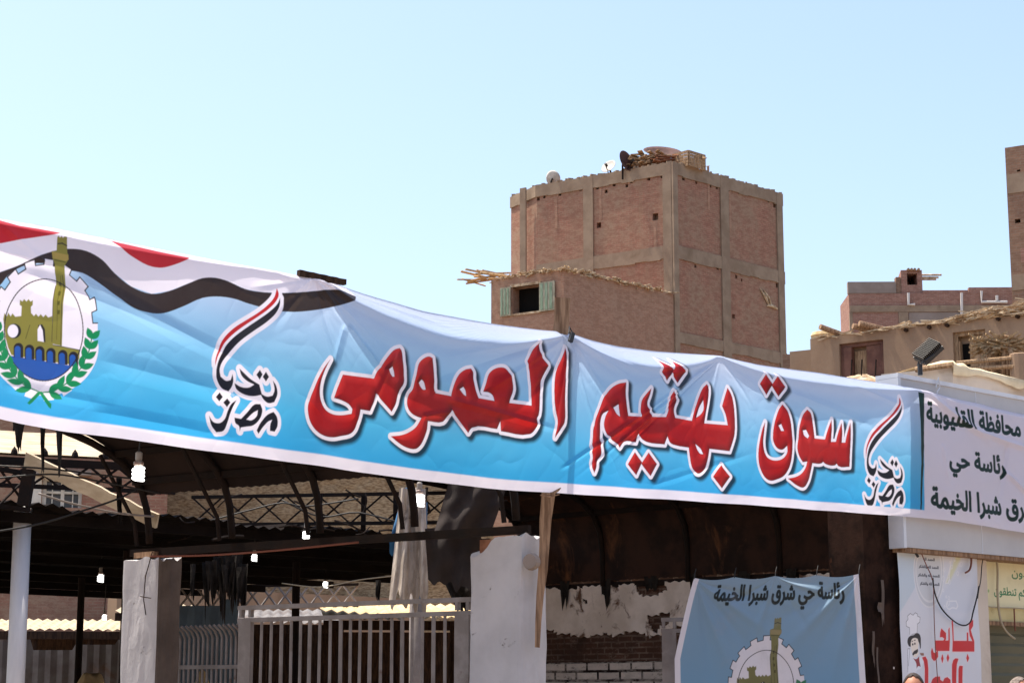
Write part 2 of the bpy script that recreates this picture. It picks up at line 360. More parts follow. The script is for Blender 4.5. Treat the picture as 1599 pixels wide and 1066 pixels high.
class Art:
    """a grid of points (S along the sheet, Z up) with a colour each"""
    def __init__(self, S, Z, col): self.S = S; self.Z = Z; self.C = np.broadcast_to(np.array(col, np.float32), S.shape + (3,)).copy()
    def window(self, s0, s1, z0, z1):
        sr = self.S[:, 0]; i = np.where((sr >= s0) & (sr <= s1))[0]
        if len(i) == 0: return None
        Zs = self.Z[i[0]:i[-1] + 1]; ok = ((Zs >= z0) & (Zs <= z1)).any(0); j = np.where(ok)[0]
        if len(j) == 0: return None
        return (slice(i[0], i[-1] + 1), slice(j[0], j[-1] + 1))
    def sdf(self, loops, margin=.03, bbox=None):
        allp = np.concatenate(loops)
        mn = allp.min(0) - margin; mx = allp.max(0) + margin
        if bbox is not None: mn = np.array(bbox[:2]); mx = np.array(bbox[2:])
        win = self.window(mn[0], mx[0], mn[1], mx[1])
        if win is None: return None, None
        X = self.S[win].astype(np.float32); Y = self.Z[win].astype(np.float32)
        d2 = np.full(X.shape, 1e9, np.float32); wn = np.zeros(X.shape, np.int16)
        for lp in loops:
            q = np.roll(lp, -1, 0)
            for (ax, ay), (bx, by) in zip(lp, q):
                ex = bx - ax; ey = by - ay; L2 = ex * ex + ey * ey
                if L2 < 1e-14: continue
                px = X - np.float32(ax); py = Y - np.float32(ay)
                t = np.clip((px * ex + py * ey) / L2, 0, 1)
                dx = px - t * ex; dy = py - t * ey
                np.minimum(d2, dx * dx + dy * dy, out=d2)
                cr = ex * py - ey * px
                up = (ay <= Y) & (by > Y) & (cr > 0); dn = (ay > Y) & (by <= Y) & (cr < 0)
                wn += up.astype(np.int16); wn -= dn.astype(np.int16)
        d = np.sqrt(d2); d[wn != 0] *= -1
        return win, d
    def blend(self, win, alpha, col):
        a = np.clip(alpha, 0, 1)[..., None].astype(np.float32)
        self.C[win] = self.C[win] * (1 - a) + np.asarray(col, np.float32) * a
    def fill(self, loops, col, aa=.003, grow=0.0, alpha=1.0, margin=.03):
        loops = [np.asarray(l, float) for l in loops]
        win, d = self.sdf(loops, margin + grow)
        if win is None: return
        self.blend(win, alpha * np.clip(.5 - (d - grow) / (2 * aa), 0, 1), col)
    def line(self, pts, wd, col, aa=.003, closed=False):
        pts = np.asarray(pts, float); n = len(pts)
        loops = []
        for i in range(n if closed else n - 1):
            a = pts[i]; b = pts[(i + 1) % n]; e = b - a; L = np.linalg.norm(e)
            if L < 1e-9: continue
            t = e / L; m = np.array([-t[1], t[0]]) * wd / 2; t = t * wd * .3
            loops.append(np.array([a - t - m, b + t - m, b + t + m, a - t + m]))
        for lp in loops: self.fill([lp], col, aa, margin=.01)

# Arabic joining forms: isolated, final, initial, medial code points
AF = {'ا': 'FE8D FE8E', 'ب': 'FE8F FE90 FE91 FE92', 'ة': 'FE93 FE94', 'ت': 'FE95 FE96 FE97 FE98', 'ج': 'FE9D FE9E FE9F FEA0', 'ح': 'FEA1 FEA2 FEA3 FEA4',
      'خ': 'FEA5 FEA6 FEA7 FEA8', 'د': 'FEA9 FEAA', 'ر': 'FEAD FEAE', 'س': 'FEB1 FEB2 FEB3 FEB4', 'ش': 'FEB5 FEB6 FEB7 FEB8', 'ط': 'FEC1 FEC2 FEC3 FEC4',
      'ظ': 'FEC5 FEC6 FEC7 FEC8', 'ع': 'FEC9 FECA FECB FECC', 'ف': 'FED1 FED2 FED3 FED4', 'ق': 'FED5 FED6 FED7 FED8', 'ك': 'FED9 FEDA FEDB FEDC',
      'ل': 'FEDD FEDE FEDF FEE0', 'م': 'FEE1 FEE2 FEE3 FEE4', 'ن': 'FEE5 FEE6 FEE7 FEE8', 'ه': 'FEE9 FEEA FEEB FEEC', 'و': 'FEED FEEE', 'ي': 'FEF1 FEF2 FEF3 FEF4',
      'ئ': 'FE89 FE8A FE8B FE8C', 'ى': 'FEEF FEF0'}
def shape_arabic(t):
    out = []
    for i, ch in enumerate(t):
        if ch not in AF: out.append(ch); continue
        f = AF[ch].split(); prev = t[i - 1] if i else ' '; nxt = t[i + 1] if i + 1 < len(t) else ' '
        jp = prev in AF and len(AF[prev].split()) == 4; jn = nxt in AF and len(f) == 4
        k = 3 if jp and jn else 1 if jp else 2 if jn else 0
        out.append(chr(int(f[k], 16)))
    return ''.join(reversed(out))
def text_loops(t):
    c = bpy.data.curves.new('t', 'FONT'); c.body = shape_arabic(t); c.fill_mode = 'NONE'; c.resolution_u = 3
    o = bpy.data.objects.new('t', c); COL.objects.link(o); bpy.context.view_layer.update()
    me = bpy.data.meshes.new_from_object(o.evaluated_get(bpy.context.evaluated_depsgraph_get()))
    co = np.array([v.co[:2] for v in me.vertices]); nx = {}
    for e in me.edges: nx.setdefault(e.vertices[0], []).append(e.vertices[1]); nx.setdefault(e.vertices[1], []).append(e.vertices[0])
    seen = set(); loops = []
    for s in range(len(co)):
        if s in seen: continue
        lp = [s]; seen.add(s); cur = s; 
        while True:
            cand = [q for q in nx.get(cur, []) if q not in seen]
            if not cand: break
            cur = (cur + 1) if (cur + 1) in cand else cand[0]; seen.add(cur); lp.append(cur)
        if len(lp) > 2: loops.append(co[lp])
    bpy.data.objects.remove(o); bpy.data.curves.remove(c); bpy.data.meshes.remove(me)
    return loops
def put_text(art, t, s0, s1, zb, h, col, grow=.002, aa=.003):
    """text from s0 (left end) to s1, base line at zb, tall letters h high"""
    lp = text_loops(t); A = np.concatenate(lp); x0, x1 = A[:, 0].min(), A[:, 0].max()
    ls = [np.stack([s0 + (l[:, 0] - x0) / (x1 - x0) * (s1 - s0), zb + l[:, 1] / .714 * h], 1) for l in lp]
    art.fill(ls, col, aa, grow)

def pl(plane, x0, y0, sc, pts, sm=True, corner=48):
    """traced outline (enlarged-picture coordinates) -> metres on the plane"""
    q = np.array([plane.sz(x0 + x * sc, y0 + y * sc) for x, y in pts])
    return smooth_poly(q, 4, corner) if sm else q

# ------------------------------------------------------------------ the big banner
A0 = hit_y(0, 655, 14.3); B0 = hit_z(1440, 808, A0[2])
BAN = Plane(A0, (B0 - A0)[:2])
bdir = BAN.d.copy()
def spx(px, py=700): return BAN.sz(px, py)[0]
top_px = [(-150, 316), (-60, 330), (0, 341), (50, 349), (100, 357), (200, 377), (300, 397), (400, 416), (470, 429), (540, 443), (600, 460), (700, 488), (800, 508), (860, 517),
          (888, 519), (920, 526), (960, 535), (1000, 543), (1050, 550), (1100, 553), (1128, 555), (1160, 562), (1200, 570), (1300, 584), (1400, 601), (1440, 609), (1500, 623), (1599, 643), (1760, 676)]
bot_px = [(-150, 636), (-40, 648), (0, 653), (27, 662), (90, 672), (180, 684), (300, 701), (460, 722), (600, 742), (760, 762), (888, 771), (1060, 781), (1200, 790), (1440, 808), (1500, 815), (1599, 832), (1760, 856)]
T = np.array([BAN.sz(*p) for p in top_px]); Bm = np.array([BAN.sz(*p) for p in bot_px])
NI, NJ = 2900, 330
px_cols = np.linspace(-150, 1755, NI); s_cols = np.array([spx(p) for p in px_cols])
def sm_interp(x, X, Y, wd=.12): 
    return sum(np.interp(x + o, X, Y) * wt for o, wt in ((-wd, .25), (0, .5), (wd, .25)))
zt = sm_interp(s_cols, T[:, 0], T[:, 1], .06); zb = sm_interp(s_cols, Bm[:, 0], Bm[:, 1], .1)
tt = np.linspace(0, 1, NJ)
S = np.repeat(s_cols[:, None], NJ, 1); Z = zb[:, None] + (zt - zb)[:, None] * tt[None]
TT = np.repeat(tt[None], NI, 0)
art = Art(S, Z, (1, 1, 1))
WHITE = S2L(243, 236, 246)
# blue gradient of the print
stops = [(0.0, (52, 170, 234)), (.10, (56, 174, 236)), (.28, (80, 184, 240)), (.5, (124, 192, 240)), (.7, (158, 198, 236)), (.86, (184, 204, 236)), (1.0, (204, 212, 240))]
g = np.stack([np.interp(TT, [a for a, _ in stops], [min(.8, S2L(*c)[k] * 1.0) for _, c in stops]) for k in range(3)], -1)
art.C[:] = g
def P1(pts, sm=True): return pl(BAN, 0, 320, 320 / 1003, pts, sm)
def P2(pts, sm=True): return pl(BAN, 300, 400, 300 / 1066, pts, sm)
def P3(pts): return pl(BAN, 460, 500, 240 / 1163, pts)
def P4(pts): return pl(BAN, 680, 500, 240 / 1163, pts)
def P5(pts): return pl(BAN, 900, 540, 260 / 1155, pts)
def P6(pts): return pl(BAN, 1160, 560, 280 / 1148, pts)
PXB = lambda pts, sm=True: pl(BAN, 0, 0, 1, pts, sm)
# flag ribbon, upper left
up_edge = [(-170, 470), (-60, 445), (-20, 432), (0, 425), (25.5, 415.7), (63.8, 398.2), (105, 388.6), (134, 391.8), (159.5, 406), (178.6, 427), (204, 447.6), (236, 458.8), (264.7, 454), (293.5, 442.8), (317, 434), (336.6, 433.2),
           (356, 438), (384.4, 450.6), (412.6, 455.7), (443.5, 457), (468.8, 456.3), (497, 453.5), (519.5, 452), (539, 453.5), (568.7, 463.3)]
lo_edge = [(568.7, 463.3), (547.6, 471.7), (513.9, 480.2), (480, 485.3), (452, 486.7), (438, 485.8), (412.6, 480.2), (390, 473.7), (367.5, 466), (339.4, 462.5), (317, 465), (287, 478), (255, 489), (229.7, 489.7), (204, 482.7), (178.6, 465), (153, 444), (127.6, 427),
           (105, 422), (80, 417), (64, 412), (32, 417), (9.6, 432), (0, 444), (-40, 480), (-170, 520)]
top_out = [(568.7, 463.3), (560, 420), (300, 370), (0, 310), (-170, 280)]
art.fill([PXB(up_edge + top_out[1:], False)], WHITE)
art.fill([PXB(up_edge + lo_edge[1:])], S2L(52, 40, 38))
RED = S2L(196, 36, 48)
art.fill([P1([(-300, 40), (0, 75), (100, 104), (200, 118), (310, 138), (200, 155), (100, 170), (0, 190), (-300, 240)], False)], RED)
art.fill([P1([(568, 176), (650, 195), (800, 230), (938, 258), (860, 290), (790, 307), (730, 298), (670, 268), (610, 225)])], RED)
# crest
def rot_tooth(cx, cy, rx, ry, n, dr, a0=0.0):
    out = []
    for k in range(n):
        for f, r in ((0, 1), (.45, 1), (.47, 1 + dr), (.98, 1 + dr)):
            a = a0 + 2 * math.pi * (k + f) / n; out.append((cx + math.cos(a) * rx * r, cy - math.sin(a) * ry * r))
    return out
def ell(cx, cy, rx, ry, a0=0, a1=360, n=48):
    return [(cx + rx * math.cos(math.radians(a0 + (a1 - a0) * k / n)), cy - ry * math.sin(math.radians(a0 + (a1 - a0) * k / n))) for k in range(n + (0 if a1 - a0 == 360 else 1))]
def crest(art, P, WH=WHITE, aa=.003):
    OL = S2L(136, 130, 58); OLD = S2L(90, 86, 34); DK = S2L(40, 36, 40); GR = S2L(18, 138, 84)
    P_ = lambda pts: P(pts, False)
    gear = rot_tooth(208, 612, 240, 318, 17, .095, .10)
    art.fill([P_(gear)], WH, aa)
    cut = [p for p in gear if p[1] < 640]
    i0 = max(range(len(cut)), key=lambda i: math.hypot(cut[i][0] - cut[i - 1][0], cut[i][1] - cut[i - 1][1])); cut = cut[i0:] + cut[:i0]
    art.line(P_(cut), .009, DK, aa)
    art.fill([P_(ell(212, 690, 262, 245, 180, 360) + ell(212, 690, 262, 60, 0, 180))], WH, aa)
    art.fill([P_(ell(208, 614, 192, 248))], WH, aa)
    inner = [p for p in ell(208, 614, 191, 247, n=120)]
    wat = [p for p in inner if p[1] > 735 + (p[0] - 50) * .17]
    art.fill([P_(wat)], S2L(38, 88, 172), aa)
    art.fill([P_([(20, 640), (100, 655), (385, 712), (380, 755), (358, 785), (200, 762), (52, 735), (36, 700)])], OL, aa)
    for x in (85, 138, 188, 242, 300, 352):
        y = 700 + (x - 85) * .16
        art.fill([P_(ell(x, y, 23, 24, 0, 180) + [(x - 23, y + 46), (x + 23, y + 50)])], DK, aa)
        art.fill([P_(ell(x - 4, y + 6, 14, 15, 0, 180) + [(x - 18, y + 46), (x + 10, y + 50)])], S2L(38, 88, 172), aa)
    art.line(P_([(24, 640), (100, 655), (385, 712)]), .006, DK, aa)
    art.fill([P_([(12, 560), (18, 530), (30, 545), (36, 528), (48, 546), (56, 532), (70, 548), (98, 545), (100, 498), (90, 490), (92, 466), (104, 474), (112, 462), (124, 474), (134, 462), (144, 474), (156, 468), (155, 490), (146, 500),
               (146, 530), (160, 545), (170, 534), (182, 548), (194, 536), (206, 550), (218, 538), (230, 552), (250, 545), (252, 690), (200, 678), (100, 660), (22, 640)])], OL, aa)
    art.fill([P_(ell(64, 618, 34, 36))], DK, aa); art.fill([P_(ell(58, 618, 26, 32))], WH, aa)
    art.fill([P_([(180, 590), (200, 585), (214, 610), (216, 672), (206, 672)])], DK, aa)
    art.fill([P_([(178, 610), (190, 588), (203, 615), (208, 672), (178, 666)])], WH, aa)
    art.line(P_([(140, 590), (120, 655)]), .006, OLD, aa)
    art.fill([P_([(279, 157), (286, 152), (292, 160), (300, 153), (307, 161), (316, 154), (327, 158), (328, 235), (333, 245), (332, 268), (312, 298), (314, 345), (306, 420), (300, 560), (296, 692), (246, 680),
               (250, 560), (256, 420), (264, 360), (262, 292), (252, 262), (252, 228), (276, 224)])], OL, aa)
    art.fill([P_([(252, 228), (332, 246), (332, 268), (318, 276), (256, 262)])], S2L(168, 146, 74), aa)
    art.line(P_([(282, 190), (304, 188), (326, 200)]), .009, DK, aa)
    art.line(P_([(262, 270), (316, 282)]), .008, OLD, aa)
    art.line(P_([(290, 350), (276, 470), (270, 660)]), .004, OLD, aa)
    for y in (380, 425, 470, 515): art.fill([P_([(276, y), (288, y + 2), (285, y + 22), (274, y + 20)])], OLD, aa)
    for a, b in (((300, 345), (290, 690)), ((258, 400), (247, 670))): art.line(P_([a, b]), .004, DK, aa)
    art.line(P_(ell(208, 614, 191, 247, n=90)), .008, DK, aa, True)
    # laurel: two branches of paired leaves
    for sgn, path in ((1, [(172, 922), (250, 915), (330, 868), (392, 795), (428, 715), (444, 640)]), (-1, [(190, 922), (115, 888), (58, 828), (14, 752), (-12, 676), (-24, 610)])):
        pth = np.array(path, float); d = np.r_[0, np.cumsum(np.linalg.norm(np.diff(pth, axis=0), axis=1))]
        art.line(P_(path), .010, GR, aa)
        for k in range(8):
            q = d[-1] * (.13 + k * .118); x = np.interp(q, d, pth[:, 0]); y = np.interp(q, d, pth[:, 1])
            x2 = np.interp(q + 6, d, pth[:, 0]); y2 = np.interp(q + 6, d, pth[:, 1]); a = math.atan2(y2 - y, x2 - x)
            for sd_ in (-1, 1):
                b = a + sd_ * .55; L = 78 - k * 2.5; ca, sa = math.cos(b), math.sin(b)
                lf = [(0, 0), (L * .3, 15), (L * .62, 15), (L, 0), (L * .62, -14), (L * .3, -14)]
                art.fill([P([(x + u * ca - v * sa, y + u * sa + v * ca) for u, v in lf])], GR, aa)
    art.fill([P_([(176, 915), (192, 915), (246, 975), (244, 998), (232, 990)])], GR, aa)
    art.fill([P_([(188, 925), (170, 920), (126, 970), (136, 978), (150, 968)])], GR, aa)
crest(art, P1)
# flame-and-words logo, twice
def logo(art, mv):
    f = lambda pts: mv(P2(pts))
    red = f([(475, 175), (485, 212), (470, 248), (430, 290), (370, 333), (290, 385), (220, 438), (170, 492), (140, 545), (125, 605), (125, 570), (140, 515), (175, 455), (230, 400), (300, 355), (370, 312), (425, 268), (460, 225)])
    blk = f([(493, 230), (490, 272), (468, 315), (415, 365), (345, 412), (270, 466), (207, 528), (165, 580), (148, 628), (152, 668), (180, 692), (207, 688), (218, 655), (222, 690), (210, 725), (188, 752), (152, 735), (131, 690), (129, 645), (134, 610), (150, 556), (178, 505), (227, 452), (296, 400), (376, 347), (436, 304), (478, 262)])
    parts = [blk, f([(256, 624), (285, 650), (322, 682), (372, 712), (386, 768), (330, 777), (275, 766), (235, 737), (228, 705), (265, 726), (312, 728), (342, 712), (298, 690), (268, 660)]),
             f([(450, 690), (468, 715), (476, 762), (458, 808), (422, 814), (392, 792), (376, 760), (415, 778), (448, 772), (459, 742)]),
             f([(376, 630), (391, 655), (374, 684), (355, 657)]), f([(411, 640), (428, 668), (410, 694), (392, 668)]),
             f([(140, 757), (160, 782), (143, 806), (122, 782)]), f([(185, 790), (204, 812), (187, 837), (166, 812)]),
             f([(358, 965), (380, 922), (420, 878), (455, 862), (475, 888), (479, 940), (462, 972), (434, 967), (438, 930), (448, 906), (424, 916), (394, 946), (368, 984)]),
             f([(230, 895), (268, 902), (300, 868), (340, 823), (375, 820), (388, 852), (374, 902), (338, 937), (290, 946), (266, 950), (260, 970), (256, 942), (236, 925)]),
             f([(236, 800), (222, 830), (206, 872), (192, 920), (168, 968), (126, 977), (104, 945), (90, 885), (112, 918), (146, 926), (176, 902), (192, 856), (212, 818)])]
    hole = f([(298, 905), (338, 866), (362, 854), (356, 886), (326, 910)])
    for p in [red] + parts: art.fill([p], WHITE, .004, .036, margin=.05)
    LB = S2L(150, 200, 236)
    art.fill([f([(205, 756), (225, 768), (218, 780), (200, 775)])], LB); art.fill([f([(236, 660), (246, 690), (238, 700)])], LB)
    K = S2L(26, 24, 34)
    for p in parts: art.fill([p], K)
    art.fill([hole], WHITE)
    art.fill([red], S2L(192, 32, 36))
l0 = BAN.sz(433.7, 449.3); l1 = BAN.sz(1401.5, 620.5); l2 = BAN.sz(342, 674.5); l3 = BAN.sz(1362, 790)
kz = (l1[1] - l3[1]) / (l0[1] - l2[1])
logo(art, lambda p: p)
logo(art, lambda p: np.stack([l1[0] + (p[:, 0] - l0[0]) * kz * 1.02, l1[1] + (p[:, 1] - l0[1]) * kz], 1))
# the market's name in big red letters
W = []
W.append((P3([(283, 290), (235, 350), (190, 430), (155, 510), (125, 580), (106, 640), (108, 710), (125, 775), (160, 832), (210, 870), (285, 885), (350, 875), (430, 855), (460, 825), (480, 770), (497, 710), (505, 672), (572, 685), (596, 620), (614, 555),
              (740, 690), (768, 630), (783, 565), (798, 525), (830, 470), (828, 400), (820, 320), (810, 228), (795, 210), (760, 220), (720, 255), (690, 298), (668, 332), (630, 380), (600, 440), (375, 408), (340, 490), (305, 585), (365, 605), (412, 632), (440, 668), (436, 705),
              (360, 716), (290, 708), (238, 676), (206, 615), (197, 540), (208, 460), (232, 385), (262, 325)]), [P3([(705, 372), (738, 350), (752, 385), (757, 425), (742, 426), (722, 398)])]))
vx = 1066.0
V = lambda pts: [(x + vx, y) for x, y in pts]
W.append((P3([(1020, 273), (1045, 285), (1055, 345), (1062, 440), (1068, 530), (1078, 545)] + V([(9, 548), (120, 572), (130, 525), (152, 460), (190, 402), (235, 370), (275, 363), (287, 390), (287, 440), (300, 515), (325, 588), (440, 610), (430, 572), (402, 548), (357, 540),
              (375, 482), (400, 408), (430, 375), (480, 357), (525, 366), (560, 420), (580, 490), (580, 530), (558, 600), (553, 625), (722, 645), (718, 560), (710, 480), (700, 400), (680, 312), (715, 240), (778, 172), (778, 235), (802, 290), (845, 345),
              (795, 452), (785, 560), (778, 715), (765, 740), (762, 800), (745, 835), (715, 860), (495, 838), (487, 765), (465, 822), (275, 812), (245, 852), (200, 785), (126, 678), (92, 728), (60, 766)]) +
              [(1020, 760), (1012, 825), (990, 895), (962, 945), (930, 970), (850, 955), (785, 915), (735, 875), (820, 865), (880, 842), (930, 805), (955, 765), (970, 737), (935, 725), (895, 700), (866, 660), (858, 610), (870, 560), (900, 520), (915, 455), (928, 385), (948, 320), (982, 285)]),
          [P3([(947, 470), (965, 447), (982, 462), (1001, 521), (982, 522), (962, 500)]), P4([(185, 520), (210, 503), (226, 530), (233, 572), (215, 560)])]))
W.append((P4([(978, 205), (980, 300), (977, 600), (973, 770), (937, 828), (897, 890), (904, 835), (916, 778), (904, 700), (895, 600), (892, 450), (906, 370), (945, 285)]), []))
W.append((P5([(340, 253), (290, 262), (230, 300), (185, 355), (155, 430), (128, 500), (108, 570), (105, 640), (98, 720), (106, 775), (98, 825), (118, 880), (130, 840), (132, 797), (160, 755), (160, 720), (150, 680), (154, 600), (158, 520), (172, 475), (212, 450), (192, 490),
              (180, 545), (190, 595), (215, 640), (255, 670), (292, 705), (322, 665), (410, 668), (430, 608), (450, 642), (490, 666), (610, 682), (630, 628), (648, 670), (690, 690), (775, 705), (780, 765), (790, 830), (810, 870), (840, 885), (870, 870), (900, 820), (916, 770), (925, 712),
              (1070, 728), (1087, 680), (1105, 610), (1105, 480), (1095, 390), (1078, 330), (1055, 288), (1038, 340), (1015, 415), (1038, 470), (1055, 548), (892, 535), (905, 460), (922, 370), (925, 280), (916, 262), (890, 288), (860, 350), (830, 430), (805, 518), (690, 497), (680, 440), (705, 370), (690, 332), (675, 312),
              (655, 350), (645, 388), (640, 440), (622, 492), (518, 490), (498, 440), (490, 400), (508, 340), (515, 293), (480, 335), (450, 380), (440, 430), (440, 492), (352, 485), (340, 400)]),
          [P5([(888, 375), (887, 440), (866, 474), (835, 495), (858, 428)]), P5([(824, 680), (860, 712), (880, 750), (855, 744), (836, 716)]), P5([(249, 428), (285, 405), (294, 490), (272, 472)])]))
for d in ([(622, 103), (677, 165), (632, 240), (592, 180)], [(712, 108), (768, 178), (706, 256), (664, 182)], [(405, 735), (456, 806), (415, 895), (355, 820)], [(500, 738), (554, 818), (510, 902), (450, 816)], [(1005, 825), (1070, 905), (1015, 985), (952, 905)]): W.append((P5(d), []))
W.append((P6([(155, 402), (135, 455), (118, 530), (108, 620), (116, 695), (142, 752), (180, 778), (225, 770), (270, 745), (305, 680), (320, 580), (318, 480), (310, 400), (290, 330), (262, 290), (235, 330), (215, 400), (202, 480), (204, 530), (225, 568), (258, 580), (286, 556), (288, 592), (270, 628), (238, 647), (195, 646), (164, 626), (148, 590), (142, 520), (150, 455)]),
          [P6([(237, 425), (253, 416), (269, 460), (252, 460)])]))
for d in ([(152, 97), (196, 160), (160, 230), (115, 160)], [(228, 110), (276, 178), (235, 240), (188, 170)]): W.append((P6(d), []))
W.append((P6([(410, 325), (435, 350), (450, 420), (466, 508), (532, 515), (545, 455), (568, 388), (572, 450), (570, 530), (600, 530), (615, 465), (634, 408), (640, 480), (638, 535), (660, 535), (672, 470), (690, 405), (693, 480), (690, 600), (688, 690), (618, 686), (606, 670), (596, 680), (540, 672), (524, 658), (512, 668), (456, 666), (446, 720), (430, 780), (395, 822), (350, 810), (292, 765), (340, 755), (385, 730), (412, 690), (420, 656), (390, 660), (365, 622), (351, 570), (358, 500), (365, 430), (385, 360)]),
          [P6([(386, 458), (406, 454), (428, 492), (420, 508), (396, 490)])]))
fields = []
for out, holes in W:
    win, d = art.sdf([out], .13)
    for h in holes:
        w2, d2 = art.sdf([h], .13, bbox=(out[:, 0].min() - .13, out[:, 1].min() - .13, out[:, 0].max() + .13, out[:, 1].max() + .13))
        d = np.maximum(d, -d2)
    fields.append((win, d))
big = np.full(S.shape, 1.0, np.float32)
for win, d in fields: big[win] = np.minimum(big[win], d)
ds = np.gradient(s_cols)[:, None]; dz = ((zt - zb) / (NJ - 1))[:, None]
# printed drop shadow: the letter field looked up a little up and to the left
oi = 6; oj = 6
sh = np.ones_like(big); sh[oi:, :-oj] = big[:-oi, oj:]
a = np.clip(1 - (sh - .020) / .05, 0, 1); a = a * a * (3 - 2 * a)
art.blend((slice(None), slice(None)), a * .92, S2L(8, 14, 26))
art.blend((slice(None), slice(None)), np.clip(.5 - (big - .033) / .006, 0, 1), WHITE)
gx = np.gradient(big, axis=0) / ds; gz = np.gradient(big, axis=1) / dz
edge = np.clip(1 + big / .075, 0, 1)                       # printed bevel: 1 at the letter's rim, 0 inside
lit = np.clip((gz * .75 - gx * .65) * edge * 1.15, -1, 1)[..., None]
mid = S2L(168, 13, 17); base = np.broadcast_to(mid, S.shape + (3,)).copy()
base = np.where(lit > 0, base + (S2L(214, 44, 42) - mid) * lit, base + (S2L(112, 8, 12) - mid) * -lit).astype(np.float32)
rim = np.clip(1 + big / .010, 0, 1)[..., None]; base = base * (1 - .35 * rim)
a = np.clip(.5 - (big + .0) / .005, 0, 1)[..., None]
art.C = art.C * (1 - a) + base * a
# white border, then the office's white panel at the right end with its green stripe
brd = np.clip(.5 + (.062 - TT) / .008, 0, 1); art.blend((slice(None), slice(None)), brd, WHITE)
s_split = BAN.sz(1441, 700)[0]
art.blend((slice(None), slice(None)), np.clip((S - s_split) / .006 + .5, 0, 1), S2L(243, 236, 246))
GREEN = S2L(5, 42, 36)
art.fill([PXB([(1431, 612), (1440.5, 614), (1441, 700), (1440.5, 795), (1438.5, 795), (1437, 720), (1435, 660)], False)], GREEN)
for t, xl, xr, bx, by, ty in (('محافظة القليوبية', 1446, 1595, 1520, 668.5, 641), ('رئاسة حي', 1481, 1571, 1549, 736.5, 711), ('شرق شبرا الخيمة', 1455, 1613, 1506, 796.5, 767)):
    z0 = BAN.sz(bx, by)[1]; z1 = BAN.sz(bx, ty)[1]
    put_text(art, t, BAN.sz(xl, by)[0], BAN.sz(xr, by)[0], z0, z1 - z0, GREEN, grow=.013, aa=.004)
# ---- the cloth's folds
D = 0.018 * np.sin(S * 1.1 + TT * 2.2) + .03 * (fbm(S * .8 + 3, Z * .7 + 9, 3) - .5) + .007 * np.sin(S * 4.3 - TT * 5 + 2 * vnoise(S * .7, Z))
def crease(p, q, wd, amp, taper=True):
    """a straight tension fold from p to q (picture points), a rounded ridge wd metres wide"""
    global D
    a = np.array(BAN.sz(*p)); b = np.array(BAN.sz(*q)); e = b - a; L = np.linalg.norm(e); e /= L
    win = art.window(min(a[0], b[0]) - wd * 2, max(a[0], b[0]) + wd * 2, min(a[1], b[1]) - wd * 2, max(a[1], b[1]) + wd * 2)
    if win is None: return
    x = S[win] - a[0]; y = Z[win] - a[1]; t = (x * e[0] + y * e[1]) / L; r = (-x * e[1] + y * e[0])
    w_ = wd * (.35 + .65 * np.clip(t, 0, 1)) if taper else wd
    env = np.clip(t * 8, 0, 1) * np.clip((1.0 - t) * 2.2, 0, 1); env = env * env * (3 - 2 * env)
    k = np.abs(r) / w_
    D[win] += .6 * amp * w_ / wd * env * (np.clip(1 - k, 0, 1) ** 1.3 + .25 * np.exp(-k * k))
TIE = (888, 523); PK = (1127, 559); LT = (491, 434)
for q, wd, am in (((680, 560), .07, .03), ((650, 600), .09, -.03), ((740, 625), .06, .025), ((960, 640), .07, .03), ((1000, 600), .09, .035), ((940, 720), .05, .025), ((860, 700), .06, .03), ((890, 765), .06, -.03), ((815, 640), .05, -.02), ((1040, 590), .06, -.03)): crease(TIE, q, wd, am)
for q, wd, am in (((880, 760), .035, .03), ((905, 715), .045, .035), ((960, 690), .03, .025), ((1000, 600), .05, .03), ((1030, 640), .04, -.025), ((1180, 640), .05, .02), ((1100, 680), .05, -.02), ((930, 742), .03, -.02)): crease(PK, q, wd, am)
for q, wd, am in (((600, 545), .08, .04), ((545, 505), .05, .04), ((420, 520), .08, .035), ((440, 470), .05, .03), ((700, 520), .07, .03), ((380, 450), .06, -.03), ((560, 470), .035, .03), ((530, 560), .07, -.03), ((780, 530), .05, .025)): crease(LT, q, wd, am)
for p, q, wd, am in (((543, 505), (606, 590), .045, .045), ((543, 505), (522, 585), .05, -.035), ((20, 420), (320, 540), .12, .05), ((110, 430), (420, 590), .10, .04), ((140, 560), (460, 640), .12, .035),
                     ((130, 640), (400, 690), .09, .03), ((-60, 380), (120, 420), .08, .03), ((0, 350), (90, 430), .05, .02), ((0, 600), (200, 640), .06, .02), ((620, 545), (570, 660), .04, .025),
                     ((660, 650), (720, 640), .04, .03), ((690, 620), (900, 680), .05, .03), ((1440, 610), (1560, 700), .07, .045), ((1605, 700), (1500, 665), .06, .045), ((1600, 770), (1565, 730), .05, .05), ((1575, 690), (1560, 790), .07, -.03), ((1470, 690), (1480, 760), .05, .02),
                     ((1180, 590), (1400, 680), .08, .02), ((1330, 600), (1420, 640), .05, .02), ((1010, 760), (1200, 700), .05, .015), ((870, 735), (1010, 640), .03, .03)): crease(p, q, wd, am, False)
